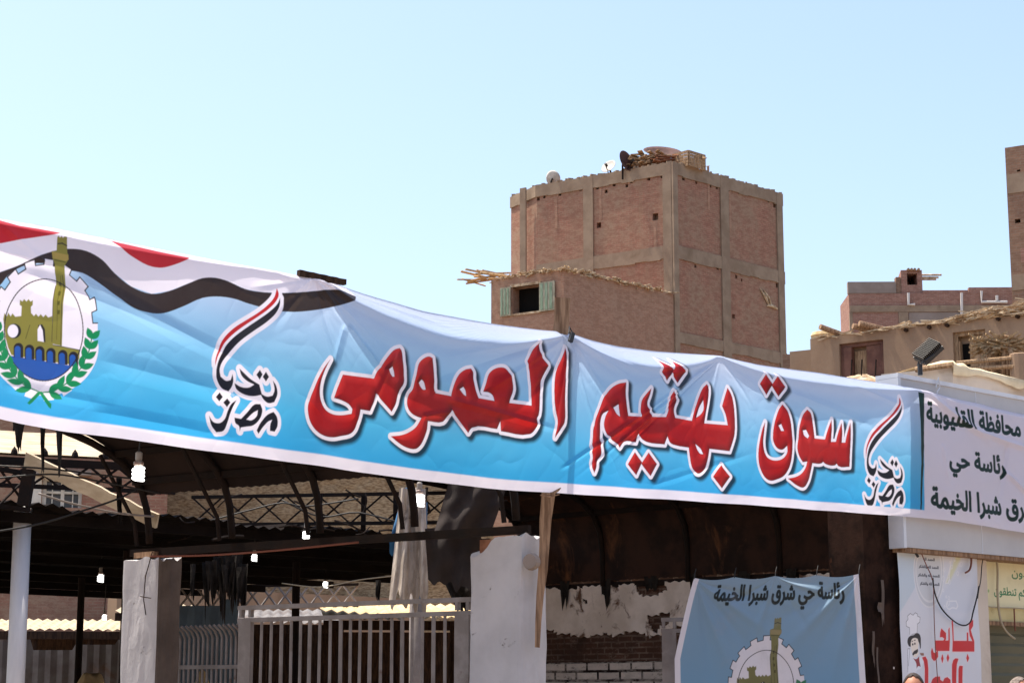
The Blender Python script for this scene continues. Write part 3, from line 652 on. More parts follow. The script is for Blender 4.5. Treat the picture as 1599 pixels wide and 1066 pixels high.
# the top hem sags and rolls back between its ties, so that strip looks up at the sky
hem = np.zeros(NI)
for a, b, d in ((-150, 420, .07), (420, 500, .04), (500, 888, .25), (888, 1127, .19), (1127, 1440, .13), (1440, 1760, .07)):
    u = np.clip((px_cols - a) / (b - a), 0, 1); hem = np.maximum(hem, d * np.sin(np.pi * u) ** .7)
hz = (zt[:, None] - Z)
hm = np.maximum(hem, .02)[:, None]
def roll_int(h):                 # how far back the cloth has leant at depth h under its top edge
    q = np.clip(h / hm, 0, 1); n_ = 60; acc = np.zeros_like(q)
    for k in range(n_):
        x = (k + .5) / n_; sl = min(1, x / .12) * min(1, (1 - x) / .25); acc += np.where(x > q, sl, 0) / n_
    return acc * hm * 1.9
ROLL = roll_int(hz)
D -= ROLL
for a, b, am in ((500, 888, .011), (888, 1127, .010), (1127, 1440, .006)):     # swags slung between the ties
    u = np.clip((px_cols - a) / (b - a), 0, 1)[:, None]; sw = np.sin(np.pi * u)
    D += am * sw * np.sin(2 * np.pi * (hz - .62 * hm) / (.06 + .17 * sw)) * np.exp(-np.maximum(hz - hm, 0) / .28) * np.clip(hz / hm, 0, 1)
rdg = 1 - np.abs(2 * fbm(S * 1.7 + Z * .9, Z * 2.1 - S * .5, 3) / .875 - 1); D += .006 * np.clip(rdg, 0, 1) ** 4
rdg = 1 - np.abs(2 * fbm(S * 4.1 - Z * 2.2, Z * 3.3 + 40, 2) / .75 - 1); D += .0022 * np.clip(rdg, 0, 1) ** 5
D += .012 * np.sin(S * 7 + np.sin(S * 2)) * (1 - TT) ** 2
D -= .10 * np.exp(-((S - BAN.sz(*TIE)[0]) / .08) ** 2) * np.clip(1 - hz / .2, 0, 1)
def sheet_mesh(name, plane, S, Z, D, C, material):
    q = plane.p[None, None] + S[..., None] * plane.d + D[..., None] * plane.n
    v = np.concatenate([q, Z[..., None]], -1); ni, nj = S.shape
    o = np.array([v[..., 0].mean(), v[..., 1].mean(), v[..., 2].min()])
    me = bpy.data.meshes.new(name)
    me.vertices.add(ni * nj); me.vertices.foreach_set('co', (v - o).astype(np.float32).ravel())
    idx = np.arange(ni * nj).reshape(ni, nj)
    f = np.stack([idx[:-1, :-1], idx[1:, :-1], idx[1:, 1:], idx[:-1, 1:]], -1).reshape(-1, 4); n = len(f)
    me.loops.add(n * 4); me.loops.foreach_set('vertex_index', f.astype(np.int32).ravel())
    me.polygons.add(n); me.polygons.foreach_set('loop_start', np.arange(0, n * 4, 4, dtype=np.int32)); me.polygons.foreach_set('loop_total', np.full(n, 4, np.int32))
    me.polygons.foreach_set('use_smooth', np.ones(n, bool))
    at = me.attributes.new('Print', 'FLOAT_COLOR', 'POINT')
    at.data.foreach_set('color', np.concatenate([C, np.ones(C.shape[:2] + (1,), np.float32)], -1).astype(np.float32).ravel())
    me.update(); me.validate()
    ob = bpy.data.objects.new(name, me); COL.objects.link(ob); ob.location = o
    me.materials.append(material); return ob
banner = sheet_mesh('banner', BAN, S, Z + ROLL * (Z - 1.6) / 18.5, D, art.C, printmat('printed_vinyl', .40, .42, .32))
tag(banner, 'long blue and white vinyl banner with big red Arabic letters across the market entrance', 'banner')
tie = MB(); c = BAN.hit(889, 527, .03)
Rb = Matrix.Rotation(math.atan2(bdir[1], bdir[0]), 3, 'Z') @ Matrix.Rotation(.35, 3, 'Y')
tie.box(c, .045, .03, .10, R=Rb); tie.tube([BAN.hit(886, 521, .02), BAN.hit(889, 510, .0), BAN.hit(892, 521, .02)], .008)
tie.build('tie', 'black', banner)
# ------------------------------------------------------------------ ground
V3 = Vector
g = MB(); g.add([(-400, -60, 0), (400, -60, 0), (400, 900, 0), (-400, 900, 0)], [(0, 1, 2, 3)])
struct(g.build('ground', 'ground'))

gdir = np.array([-.74, .67]); gdir /= np.linalg.norm(gdir)          # the wall lines that run back to the left
LD = np.array([-.85, .525]); LD /= np.linalg.norm(LD)
xyz = lambda p, z: (float(p[0]), float(p[1]), float(z))

# ------------------------------------------------------------------ gate pillars
PC = hit_y(815, 828, 18.3)                     # nearest edge of the corner pillar, at its top
PL = hit_z(249, 865, PC[2] - .02)               # nearest edge of the far pillar
gate_d = (PL - PC)[:2]; GLEN = np.linalg.norm(gate_d); gate_d /= GLEN
def pillar(name, corner, wl, wr, top, label, second=None, slope=0.0):
    """wl: width along the gate line, wr: width along the banner line; the top is broken"""
    root = thing(name, (corner[0], corner[1], 0), label, 'pillar', 'masonry pillars of the market gate')
    a = corner[:2]; m = MB(); n = 14; nz = 40
    quad = [a, a + bdir * wr, a + bdir * wr + gate_d * wl, a + gate_d * wl]
    ring = []
    for k in range(4):
        for t in range(n): ring.append(quad[k] * (1 - t / n) + quad[(k + 1) % 4] * (t / n))
    ring = np.array(ring); cen = ring.mean(0); N = len(ring); vs = []
    for j in range(nz + 1):
        for i, q in enumerate(ring):
            tz = top - .10 * float(fbm(i * .35 + corner[0], 2.0, 3)); tz -= slope * np.clip((np.dot(q - a, gate_d) / wl - .45) / .3, 0, 1); z = tz * j / nz
            d = q - cen; d = d / np.linalg.norm(d); o = .035 * (float(fbm(i * .3 + 5, z * 2.2 + corner[0], 4)) - .5)
            if i % n == 0: o -= .012 + .03 * max(0, float(vnoise(z * 3, i)) - .55)
            vs.append((*(q + d * o), z))
    fs = [(j * N + i, j * N + (i + 1) % N, (j + 1) * N + (i + 1) % N, (j + 1) * N + i) for j in range(nz) for i in range(N)]
    vs.append((*cen, top - .03 - slope * .3)); fs += [(nz * N + i, nz * N + (i + 1) % N, len(vs) - 1) for i in range(N)]
    m.add(vs, fs)
    if second: m.mi = [1 if (k < nz * N and (k % N) < n) else 0 for k in range(len(m.f))]
    m.build('plaster', ['whitewash', second] if second else 'whitewash', root)
    core = MB(); ins = [cen + (q - cen) * .72 for q in quad]; core.prism([tuple(q) for q in ins], top - .3, top - .06); core.build('brick_core', 'brickpiece', root)
    return root
pr = pillar('gate_pillar', PC, .62, .33, PC[2], 'tall whitewashed pillar with the slanting wooden plank in front of it', None, .17)
pl2 = pillar('gate_pillar', PL, .55, .30, PL[2], 'whitewashed pillar with black stains at the left end of the barred gate', 'brown_grey')  # one face takes the darker brown-grey material
for p_, dx in ((PL, .2),):                       # loose bricks on the far pillar's top
    b_ = MB(); c = p_[:2] + gate_d * .30 + bdir * .12; b_.box((c[0], c[1], p_[2] + .01), .34, .16, .06, rz=2.4)
    tag(b_.build('wood_block', 'plank'), 'flat block of wood lying on top of the stained left gate pillar', 'block')

# ------------------------------------------------------------------ vaulted sheet canopies over the entrance
def canopy(name, p0, d, length, out, prof, label, n_raft, mat_sheet, beam_z=None, foot=True, purl=(2, 3, 5, 7), seed=0, sheet_from=1):
    """p0: start of the springing line, d: its direction, out: the way the vault leans, prof: (reach, height)"""
    root = thing(name, xyz(p0, prof[0][1]), label, 'canopy', 'arched sheet canopies of the market')
    pr_ = np.array(prof, float); tt_ = np.r_[0, np.cumsum(np.linalg.norm(np.diff(pr_, axis=0), axis=1))]
    dense = np.linspace(0, tt_[-1], 40); R_ = np.interp(dense, tt_, pr_[:, 0]); Z_ = np.interp(dense, tt_, pr_[:, 1])
    k3 = np.ones(5) / 5; Rp = np.convolve(np.pad(R_, 2, 'edge'), k3, 'valid'); Zp = np.convolve(np.pad(Z_, 2, 'edge'), k3, 'valid')
    j0 = int(np.searchsorted(dense, tt_[sheet_from]))
    sh = MB(); nl = max(8, int(length / .06)); vs = []
    for i in range(nl + 1):
        q = p0 + d * (length * i / nl)
        for j in range(j0, 40):
            lift = .03 + (.012 if i % 2 else 0) + .02 * float(fbm(i * .15, j * .2 + seed, 2))
            vs.append((*(q + out * Rp[j]), Zp[j] + lift))
    m_ = 40 - j0
    for lay, dz_ in ((0, 0),):
        fs = [(i * m_ + j, (i + 1) * m_ + j, (i + 1) * m_ + j + 1, i * m_ + j + 1) for i in range(nl) for j in range(m_ - 1)]
        sh.add(vs, fs)
    sh.build('roof_sheet', mat_sheet, root, smooth=True)
    for k in range(n_raft):
        q = p0 + d * (length * (k + .04) / (n_raft - .9))
        rf = MB(); rf.tube([(*(q + out * a), z - .03) for a, z in zip(Rp[::2], Zp[::2])], .042, 6); rf.build('rafter', 'steel_dark', root, smooth=True)
        if foot:
            st = MB(); st.tube([xyz(q + out * (Rp[9] + .35), Zp[9] + .1), xyz(q + out * .20, prof[0][1] + .25), xyz(q + out * .16, prof[0][1])], .025, 6); st.build('strut', 'steel_dark', root)
    for j in purl:
        jj = min(39, int(j * 39 / 10)); a = p0 + out * Rp[jj]; b = p0 + d * length + out * Rp[jj]
        pu = MB(); pu.beam(xyz(a, Zp[jj]), xyz(b, Zp[jj]), .05, .07); pu.build('purlin', 'steel_dark', root)
    if beam_z is not None:
        be = MB(); be.beam(xyz(p0 - d * .1, beam_z), xyz(p0 + d * (length + .2), beam_z), .06, .08); be.build('edge_beam', 'steel_dark', root)
    return root
z_sp = PC[2] + .08
prof1 = [(0, z_sp), (.04, z_sp + .5), (.2, z_sp + .78), (.5, z_sp + 1.02), (.95, z_sp + 1.18), (1.6, z_sp + 1.33), (2.4, z_sp + 1.42), (3.4, z_sp + 1.46)]
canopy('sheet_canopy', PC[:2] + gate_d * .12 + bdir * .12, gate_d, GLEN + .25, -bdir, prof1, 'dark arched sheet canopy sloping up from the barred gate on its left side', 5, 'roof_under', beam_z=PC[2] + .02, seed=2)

# ------------------------------------------------------------------ the passage's side wall with its flaked plaster
WR = hit_z(1395, 886, 3.3); 
WALL0 = np.array(WR[:2]); WL_LEN = 6.3
wl = Plane(WALL0 + gdir * WL_LEN, -gdir)           # s runs from its far (left) end to the near (right) end
root = thing('passage_wall', xyz(WALL0 + gdir * 3, 0), 'old passage wall with flaking white plaster above white painted brick courses', 'wall')
wb = MB(); wb.wall(wl.pt(0, 0), wl.pt(WL_LEN, 0), 2.2, 3.35); wb.wall(wl.pt(0, 0, .0), wl.pt(WL_LEN, 0, .0), 0, 2.2)
a, b = wl.pt(0, 0, -.3), wl.pt(WL_LEN, 0, -.3); wb.wall(b, a, 0, 3.35)
wb.build('wall', 'oldbrick', root)
lb = MB(); lb.wall(wl.pt(0, 0, .03), wl.pt(WL_LEN, 0, .03), 0, 2.20); p = [wl.pt(0, 2.2, .03), wl.pt(WL_LEN, 2.2, .03), wl.pt(WL_LEN, 2.2, 0), wl.pt(0, 2.2, 0)]; lb.add(p, [(0, 1, 2, 3)])
lb.build('painted_brick', 'whitebrick', root)
pm = MB(); cs = .03; ni, nj = int(WL_LEN / cs), int(.86 / cs)
keep = {}
for i in range(ni + 1):
    for j in range(nj + 1):
        s_ = i * cs; z_ = 2.46 + j * cs
        e = min(j, nj - j) * cs; nv = float(fbm(s_ * 1.6 + 3, z_ * 2.2, 5)); n2 = float(fbm(s_ * 5, z_ * 3 + 8, 4))
        top_rag = .04 + .22 * max(0, float(vnoise(s_ * 1.3 + 9.3, 1)) - .45) * 2
        ok = ((nj - j) * cs > top_rag * (.3 + .8 * n2)) and (j * cs > .02 + .14 * n2 * float(vnoise(s_ * 2, 4)) * 2) and nv < .70
        keep[i, j] = ok
ids = {}
def vid(i, j):
    if (i, j) not in ids:
        ids[i, j] = len(pm.v); s_ = i * cs; z_ = 2.46 + j * cs
        pm.v.append(tuple(wl.pt(s_ + .012 * math.sin(i * 12.9 + j * 7), z_ + .012 * math.sin(i * 5 + j * 9.7), .028 + .02 * float(fbm(s_ * 2, z_ * 2, 3)))))
    return ids[i, j]
for i in range(ni):
    for j in range(nj):
        if keep[i, j] and keep[i + 1, j] and keep[i, j + 1]:
            pm.f.append((vid(i, j), vid(i + 1, j), vid(i + 1, j + 1), vid(i, j + 1))); pm.mi.append(0)
po_ = pm.build('plaster', 'oldplaster', root); sm0 = po_.modifiers.new('thickness', 'SOLIDIFY'); sm0.thickness = .022; sm0.offset = -1
prof2 = [(.05, 3.20), (.05, 3.95), (.12, 4.2), (.4, 4.45), (.9, 4.62), (1.6, 4.72), (2.6, 4.78), (4.6, 4.8)]
canopy('sheet_canopy', WALL0 + gdir * .1, gdir, WL_LEN - .1, -bdir, prof2, 'rust brown sheet canopy curving over the passage on the right side', 5, 'rust', beam_z=3.27, foot=False, purl=(2.2, 3.4, 4.6, 6, 8), seed=5, sheet_from=0)
for k in range(7):                                  # strips of sheet and sacking hanging under its edge
    s_ = .8 + k * .78; h = .12 + .28 * float(vnoise(k * 3.1, 2)); wd = .1 + .2 * float(vnoise(k * 1.7, 5))
    c = [wl.pt(s_, 3.36, .06), wl.pt(s_ + wd, 3.36, .06), wl.pt(s_ + wd * .8, 3.36 - h, .06), wl.pt(s_ + wd * .1, 3.36 - h * .9, .06)]
    tag(cloth_grid(c, 8, 10, lambda u, v: .02 * math.sin(u * 9 + k), .8, k).build('hanging_scrap', 'rag'), 'charred scrap hanging from the top of the flaking passage wall', 'scrap', 'scraps along the passage wall')

# right-hand end pier, sooty
EP = BAN.shifted(-.30); s0 = EP.sz(1350, 900)[0]; s1 = EP.sz(1404, 900)[0]
root = thing('end_pier', EP.pt((s0 + s1) / 2, 0), 'soot stained pier with ragged white paint between the passage and the grill shop', 'pier')
q = [EP.pt(s0, 0)[:2], EP.pt(s1, 0)[:2], EP.pt(s1, 0, -.5)[:2], EP.pt(s0, 0, -.5)[:2]]
m = MB(); m.prism([tuple(x) for x in q], 0, 4.6); m.build('pier', 'sootbrick', root)
pm = MB(); cs = .025; ni, nj = int((s1 - s0) / cs), int(2.05 / cs); ids = {}
for i in range(ni):
    for j in range(nj):
        s_ = s0 + i * cs; z_ = j * cs
        if fbm(s_ * 5, z_ * 4, 5) * 1.0 + .35 * max(0, z_ - 1.3) > .53: continue
        for a_, b_ in ((i, j), (i + 1, j), (i + 1, j + 1), (i, j + 1)): vid_ = ids.setdefault((a_, b_), len(ids))
        pm.f.append(tuple(ids[x] for x in ((i, j), (i + 1, j), (i + 1, j + 1), (i, j + 1)))); pm.mi.append(0)
for (i, j), k in sorted(ids.items(), key=lambda x: x[1]): pm.v.append(tuple(EP.pt(s0 + i * cs, j * cs, .012)))
pm.build('paint_flakes', 'oldplaster', root)
for k, (px, py, w_, h_) in enumerate(((1372, 905, .05, .5), (1357, 985, .04, .35), (1365, 940, .09, .12), (1362, 1010, .03, .5))):
    c = [EP.hit(px, py, .03 + .01 * k), EP.hit(px, py, .03 + .01 * k) + np.r_[bdir * w_, 0]]; c += [c[1] - np.r_[0, 0, h_], c[0] - np.r_[0, 0, h_ * .9]]
    tag(cloth_grid(c, 5, 10, lambda u, v: .008 * math.sin(v * 5 + k), .4, k).build('paper_scrap', 'brown_grey'), ['narrow torn paper strip high on the sooty pier', 'narrow torn paper strip halfway down the sooty pier', 'small square paper scrap on the sooty pier', 'long thin paper strip low on the sooty pier'][k], 'scrap', 'paper scraps on the pier')

# ------------------------------------------------------------------ the inner banner
IB = Plane(hit_y(1080, 905, 22.4), hit_y(1345, 905, 21.7)[:2] - hit_y(1080, 905, 22.4)[:2])
def ipx(px, py): return IB.sz(px, py)
ni, nj = 620, 520
zt2 = ipx(1200, 899)[1]; zb2 = .55
sL0 = ipx(1084, 900)[0]; sL1 = ipx(1054, 1066)[0]; zL1 = ipx(1057, 1066)[1]; sR0 = ipx(1341, 900)[0]; sR1 = ipx(1352, 1066)[0]
u = np.linspace(0, 1, ni)[:, None]; v = np.linspace(0, 1, nj)[None]
Z2 = np.broadcast_to(zb2 + (zt2 - zb2) * v, (ni, nj)).copy()
fz = np.clip((zt2 - Z2) / (zt2 - zL1), 0, 1.6)
S_flat = np.broadcast_to(np.linspace(sL1 - .02, sR1 + .02, ni)[:, None], (ni, nj)).copy()
art2 = Art(S_flat, Z2, S2L(96, 150, 192))
gt = (Z2 - zb2) / (zt2 - zb2)
art2.C[:] = np.stack([np.interp(gt, (0, .5, 1), [S2L(*c)[k] for c in ((70, 160, 220), (100, 168, 212), (132, 172, 200))]) for k in range(3)], -1)
for sE, sg in ((sL1 - .02, 1), (sR1 + .02, -1)): art2.blend((slice(None), slice(None)), np.clip(((.07 - (S_flat - sE) * sg)) / .006 + .5, 0, 1), WHITE)
za = ipx(1235, 935)[1]; put_text(art2, 'رئاسة حي شرق شبرا الخيمة', ipx(1094, 930)[0], ipx(1322, 930)[0], za, ipx(1235, 909)[1] - za, S2L(20, 40, 44), grow=.009, aa=.004)
# the same crest: big-banner metres moved and scaled onto this one
def P1i(pts, sm=True):
    q = P1(pts, sm); c0 = BAN.sz(95.4, 370); c1 = np.array(ipx(1208.5, 964.5))
    k = (ipx(1255, 1040)[0] - ipx(1143, 1040)[0]) / (P1([(455, 612)], False)[0, 0] - P1([(-39, 612)], False)[0, 0]) * 1.02
    return np.stack([c1[0] + (q[:, 0] - c0[0]) * k, c1[1] + (q[:, 1] - c0[1]) * k], 1)
crest(art2, P1i)
uu = np.broadcast_to(u, (ni, nj)); vv = np.broadcast_to(v, (ni, nj))
sA = sL0 + (sL1 - sL0) * np.clip(fz * 1.3, 0, 1) ** .9; sB = sR0 + (sR1 - sR0) * np.clip(fz, 0, 1)
S2 = sA + (sB - sA) * (S_flat - S_flat[:1]) / (S_flat[-1:] - S_flat[:1])
D2 = .03 * (fbm(S2 * 1.2, Z2 * 1.1, 3) - .5)
for (cx_, up), L, angs in (((0, 1), 1.6, (20, 36, 52, 68, 80)), ((1, 1), 1.6, (28, 44, 60, 74, 84)), ((.5, 1), .9, (-60, -20, 30, 70))):
    s_c = sL0 + (sR0 - sL0) * cx_; rx = (S2 - s_c) * (1 if cx_ < .6 else -1); rz = zt2 - Z2; r = np.hypot(rx, rz) + 1e-6; an = np.degrees(np.arctan2(rz, rx)) if cx_ != .5 else np.degrees(np.arctan2(rx, rz))
    for k, aa_ in enumerate(angs): D2 += .030 * (1 if k % 2 else -.7) * np.exp(-((an - aa_) / 4.5) ** 2) * np.clip(r / .5, 0, 1) * np.clip((L - r) / L * 1.5, 0, 1)
dr = .03 * np.abs(np.sin(u * np.pi * 4)) ; Z2b = Z2 - dr * np.clip(1 - (zt2 - Z2) / .25, 0, 1)
lum_ = art2.C.mean(-1, keepdims=True); art2.C = (art2.C * .50 + lum_ * .22).astype(np.float32)       # print darkened to put the passage's shade into its colours, and greyed
ib = sheet_mesh('banner', IB, S2, Z2b, D2, art2.C, printmat('printed_vinyl_shaded', .5, .04, .25, (.30, .30, .32)))
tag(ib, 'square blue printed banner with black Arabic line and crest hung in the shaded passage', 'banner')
for k, u_ in enumerate((0, .25, .5, .75, 1)):
    m = MB(); p = IB.pt(sL0 + (sR0 - sL0) * u_, zt2 - .01); m.tube([p, p + np.array([.01, .02, .06]), np.array([p[0] + .03, p[1] + .06, p[2] + .12])], .006, 5)
    m.build('cord', 'wire', ib)

# open gate leaf beside the inner banner
def gate_leaf(label, pts, bars_n, mat_, posts, slot=.13, group=None):
    """pts: world xy of both ends and rail heights at each end"""
    (a, b), z0, z1 = pts
    root = thing('barred_gate', xyz((a + b) / 2, 0), label, 'gate', group)
    d = (b - a) / np.linalg.norm(b - a)
    for z in (z1, z1 - slot, .25): f = MB(); f.beam(xyz(a, z), xyz(b, z), .05, .045); f.build('rail', mat_, root)
    for t, wd in posts:
        q = a + (b - a) * t
        p_ = MB(); p_.box(xyz(q, (z1 - .08) / 2 - .02), wd, .055, z1 - slot, rz=math.atan2(d[1], d[0])); p_.build('post', mat_, root)
        for s_ in (-1, 1): p_ = MB(); p_.box(xyz(q + d * s_ * (wd / 2 - .02), z1 - slot / 2 + .004), .035, .05, slot - .05, rz=math.atan2(d[1], d[0])); p_.build('slot_frame', mat_, root)
    for k in range(bars_n):
        t = (k + .5) / bars_n; q = a + (b - a) * t
        if any(abs(t - tp) * np.linalg.norm(b - a) < wd / 2 + .03 for tp, wd in posts): continue
        m = MB(); lean = .012 * math.sin(k * 5.1); m.tube([xyz(q, .25), xyz(q + d * lean, 1.3), xyz(q + d * lean * .5, z1 - slot)], .017 + .004 * (k % 3 == 0), 6); m.build('bar', mat_, root)
    return root
ga = PC[:2] + gate_d * .64 + bdir * .12; gb = PL[:2] + bdir * .15 - gate_d * -.0
zg = hit_y(735, 935, ga[1])[2]
gate_leaf('grey barred gate between the two whitewashed pillars', ((ga + gate_d * .05, PC[:2] + gate_d * (GLEN * .78) + bdir * .12), .2, zg), 23, 'gate', ((.035, .17), (.965, .17)))
go = hit_y(1033, 985, 22.9)
gate_leaf('grey metal gate leaf standing half hidden behind the inner banner', ((go[:2], go[:2] + np.array([1.1, -.25])), .2, hit_y(1040, 967, 22.9)[2]), 9, 'gate', ((.08, .17), (.93, .15)))
# fixed palisade with bent spikes behind the left part of the gate
fa = hit_y(268, 980, 25.0); fb = hit_y(384, 975, 24.4)
root = thing('palisade_fence', xyz(((fa + fb) / 2)[:2], 0), 'iron palisade of close bars with bent tips between the left pillar and the gate', 'fence')
d = (fb - fa); nb = 17
for z in (fa[2] - .5, .4): rl = MB(); rl.beam(xyz(fa[:2], z), xyz(fb[:2], z), .04, .05); rl.build('rail', 'gate', root)
for k in range(nb):
    q = fa + d * (k / (nb - 1)); m = MB()
    m.tube([xyz(q[:2], .2), xyz(q[:2], q[2] - .14), xyz(q[:2] + np.array([-.03, -.03]), q[2] - .06), xyz(q[:2] + np.array([-.10, -.08]), q[2] + .01)], .018, 6); m.build('bar', 'gate', root)

# ------------------------------------------------------------------ planks and ties at the banner
def plank_thing(name, a, b, wd, th, label, cat='plank', m_='plank', group=None, taper=1.0, up=(0, 1, 0)):
    a = V3(a); b = V3(b); m = MB(); d = (b - a).normalized(); sx = d.cross(V3(up)).normalized(); uz = sx.cross(d).normalized(); n = 14; rings = []
    for i in range(n + 1):
        t = i / n; p = a.lerp(b, t); w_ = wd * (1 + (taper - 1) * max(0, t - .45) / .55) * (1 + .05 * math.sin(i * 2.3 + wd * 50)) / 2; h_ = th / 2
        j = sx * (.006 * math.sin(i * 1.9))
        rings += [p + j - sx * w_ - uz * h_, p + j + sx * w_ - uz * h_, p + j + sx * w_ + uz * h_, p + j - sx * w_ + uz * h_]
    fs = [(i * 4 + k, i * 4 + (k + 1) % 4, (i + 1) * 4 + (k + 1) % 4, (i + 1) * 4 + k) for i in range(n) for k in range(4)] + [(3, 2, 1, 0), (n * 4, n * 4 + 1, n * 4 + 2, n * 4 + 3)]
    m.add(rings, fs); return tag(m.build(name, m_), label, cat, group)
pk0 = BAN.hit(893, 462, -.13); pk1 = hit_y(838, 1010, PC[1] - .06)
plank_thing('wooden_plank', pk0, pk1, .15, .035, 'long rough wooden plank standing askew behind the banner, tapering to a point below it', taper=.30)
bl = BAN.shifted(-.05)
plank_thing('wooden_batten', bl.hit(466, 426), bl.hit(538, 441), .045, .05, 'short dark batten lying along the top edge of the banner', 'batten', 'wood_dark', up=(0, 0, 1))
m = MB(); p = [BAN.hit(x, y, .04) for x, y in ((842, 770), (850, 772), (858, 771), (866, 766), (871, 762))]; m.tube(p, [.006, .014, .018, .014, .005], 6); m.tube([BAN.hit(840, 773, .03), BAN.hit(850, 776, .06), BAN.hit(868, 772, .05)], .006, 5)
tag(m.build('twisted_cord', 'plank'), 'twisted brown cord tying the lower hem of the banner to the plank', 'cord')
m = MB(); c = PC[:2] + bdir * .10; m.lathe([(.0, 0), (.07, .0), (.085, .05), (.07, .1), (.0, .1)], hit_y(834, 877, PC[1] - .03), (-.5, -1, 0), 14)
tag(m.build('cable_box', 'greyplaster'), 'small round grey box on the corner pillar behind the plank', 'box')
# ------------------------------------------------------------------ the shops on the right: fascia sign, grill poster, shutter
FA = BAN.shifted(-.10)
fs0 = FA.sz(1405, 700)[0]; fs1 = FA.sz(1790, 700)[0]; fz1 = FA.sz(1405, 583)[1]; fz0 = FA.sz(1408, 853)[1]
root = thing('fascia_sign', FA.pt(fs0 + 1, fz0), 'blank grey box fascia above the grill shop, behind the right end of the banner', 'sign box')
def slab(pln, s0, s1, z0, z1, o0, o1):      # box between two offsets on a plane
    m = MB(); q = [pln.pt(s0, 0, o0), pln.pt(s1, 0, o0), pln.pt(s1, 0, o1), pln.pt(s0, 0, o1)]
    m.prism([tuple(x[:2]) for x in q], z0, z1); return m
slab(FA, fs0 + .05, fs1, fz0, fz1 - .05, -.006, -.30).build('sheet', 'fascia', root)
m = slab(FA, fs0, fs1, fz1 - .05, fz1, .012, -.31); m.f; m.build('top_trim', 'alu', root)
slab(FA, fs0, fs0 + .05, fz0 - .01, fz1 - .053, .012, -.31).build('end_trim', 'alu', root)
slab(FA, fs0 + .06, fs1, fz0 - .05, fz0 - .003, -.02, -.28).build('bottom_batten', 'plank', root)
for k in (1.55, 3.1): slab(FA, fs0 + k, fs0 + k + .012, fz0, fz1 - .055, -.002, -.02).build('seam', 'alu', root)
# floodlight standing on its top
fl = hit_y(1437, 586, FA.pt(fs0 + .55, 0)[1] + .1)
root = thing('floodlight', fl, 'black finned floodlight on a short stem on top of the grey fascia', 'floodlight')
m = MB(); m.tube([fl, fl + np.array([0, 0, .14])], .03, 8); m.build('stem', 'black', root)
ax = V3((.74, .06, .67)).normalized(); az_ = V3((-.45, -.62, .62)); az_ = (az_ - ax * az_.dot(ax)).normalized(); ay_ = az_.cross(ax); Rl = Matrix((ax, ay_, az_)).transposed()
cpos = V3(fl) + V3((.10, 0, .29))
m = MB(); m.box(cpos + Rl @ V3((0, 0, -.03)), .30, .22, .05, R=Rl); m.build('body', 'black', root)
m = MB()
for k in range(13): m.box(cpos + Rl @ V3((-.138 + k * .023, 0, .03)), .008, .21, .06, R=Rl)
m.build('cooling_fins', 'heatsink', root)
m = MB(); m.box(cpos + Rl @ V3((0, 0, -.058)), .27, .19, .006, R=Rl); m.build('lens', 'pane', root)
m = MB(); m.tube([cpos + Rl @ V3((0, -.12, 0)), V3(fl) + V3((0, -.10, .13)), V3(fl) + V3((0, .10, .13)), cpos + Rl @ V3((0, .12, 0))], .012, 6); m.build('bracket', 'black', root)

# poster column
PO = BAN.shifted(-.24)
s0 = PO.sz(1403, 900)[0]; s1 = PO.sz(1526, 900)[0]; zt3 = PO.sz(1403, 848)[1] + .03; zb3 = .5
ni, nj = 460, 900
S3 = np.broadcast_to(np.linspace(s0, s1, ni)[:, None], (ni, nj)).copy(); Z3 = np.broadcast_to(np.linspace(zb3, zt3, nj)[None], (ni, nj)).copy()
ar = Art(S3, Z3, S2L(214, 214, 220)); PP = lambda pts: [PO.sz(*p) for p in pts]
Q1 = lambda pts, sm=True: pl(PO, 1395, 845, 140 / 1357, pts, sm); Q2 = lambda pts, sm=True: pl(PO, 1395, 950, 140 / 1287, pts, sm)
ar.fill([Q1([(30, 60), (340, 60), (330, 680), (110, 1060), (50, 1060)], False)], S2L(196, 206, 214), .01)
ar.fill([Q1([(1010, 60), (1100, 60), (860, 640), (800, 620)], False)], S2L(214, 212, 180), .02)
ar.fill([Q1([(600, 1066), (640, 960), (1000, 400), (1270, 200), (1270, 1066)], False)], S2L(208, 210, 218), .03)
plate = lambda rx, ry: Q1(ell(545, 470, rx, ry), False)
for rx, ry, c in ((235, 530, (224, 222, 222)), (222, 510, (200, 200, 204)), (205, 455, (222, 220, 220)), (190, 420, (206, 206, 208))): ar.fill([plate(rx, ry)], S2L(*c), .004)
rngt = random.Random(5)
for k in range(26):                        # pale glass cups and ice, drawn as small light rings
    x = rngt.uniform(760, 1040); y = rngt.uniform(180, 1000); r_ = rngt.uniform(14, 40)
    if x < 860 and y > 500 or y < 500: 
        ar.line(Q1(ell(x, y, r_ * .5, r_, n=14), False), .006, S2L(228, 226, 228), .004, True)
ar.line(Q1([(820, 900), (800, 980), (840, 1020), (900, 1000), (960, 1015), (985, 970), (960, 900)], True), .014, S2L(230, 228, 230), .005)
ar.line(Q1([(880, 270), (850, 470), (800, 630), (850, 625)], True), .012, S2L(232, 228, 224), .005)
INK = S2L(30, 28, 48)
for t, xl, xr, y in (('الحمد لله', 465, 635, 285), ('الحمد لله والشكر', 392, 690, 400), ('الحمد لله والشكر', 372, 700, 528), ('الحمد لله والشكر', 392, 690, 655)):
    zb_ = PO.sz(1395 + 545 * .1032, 845 + y * .1032)[1]; put_text(ar, t, PO.sz(1395 + xl * .1032, 880)[0], PO.sz(1395 + xr * .1032, 880)[0], zb_, .028, INK, .003, .004)
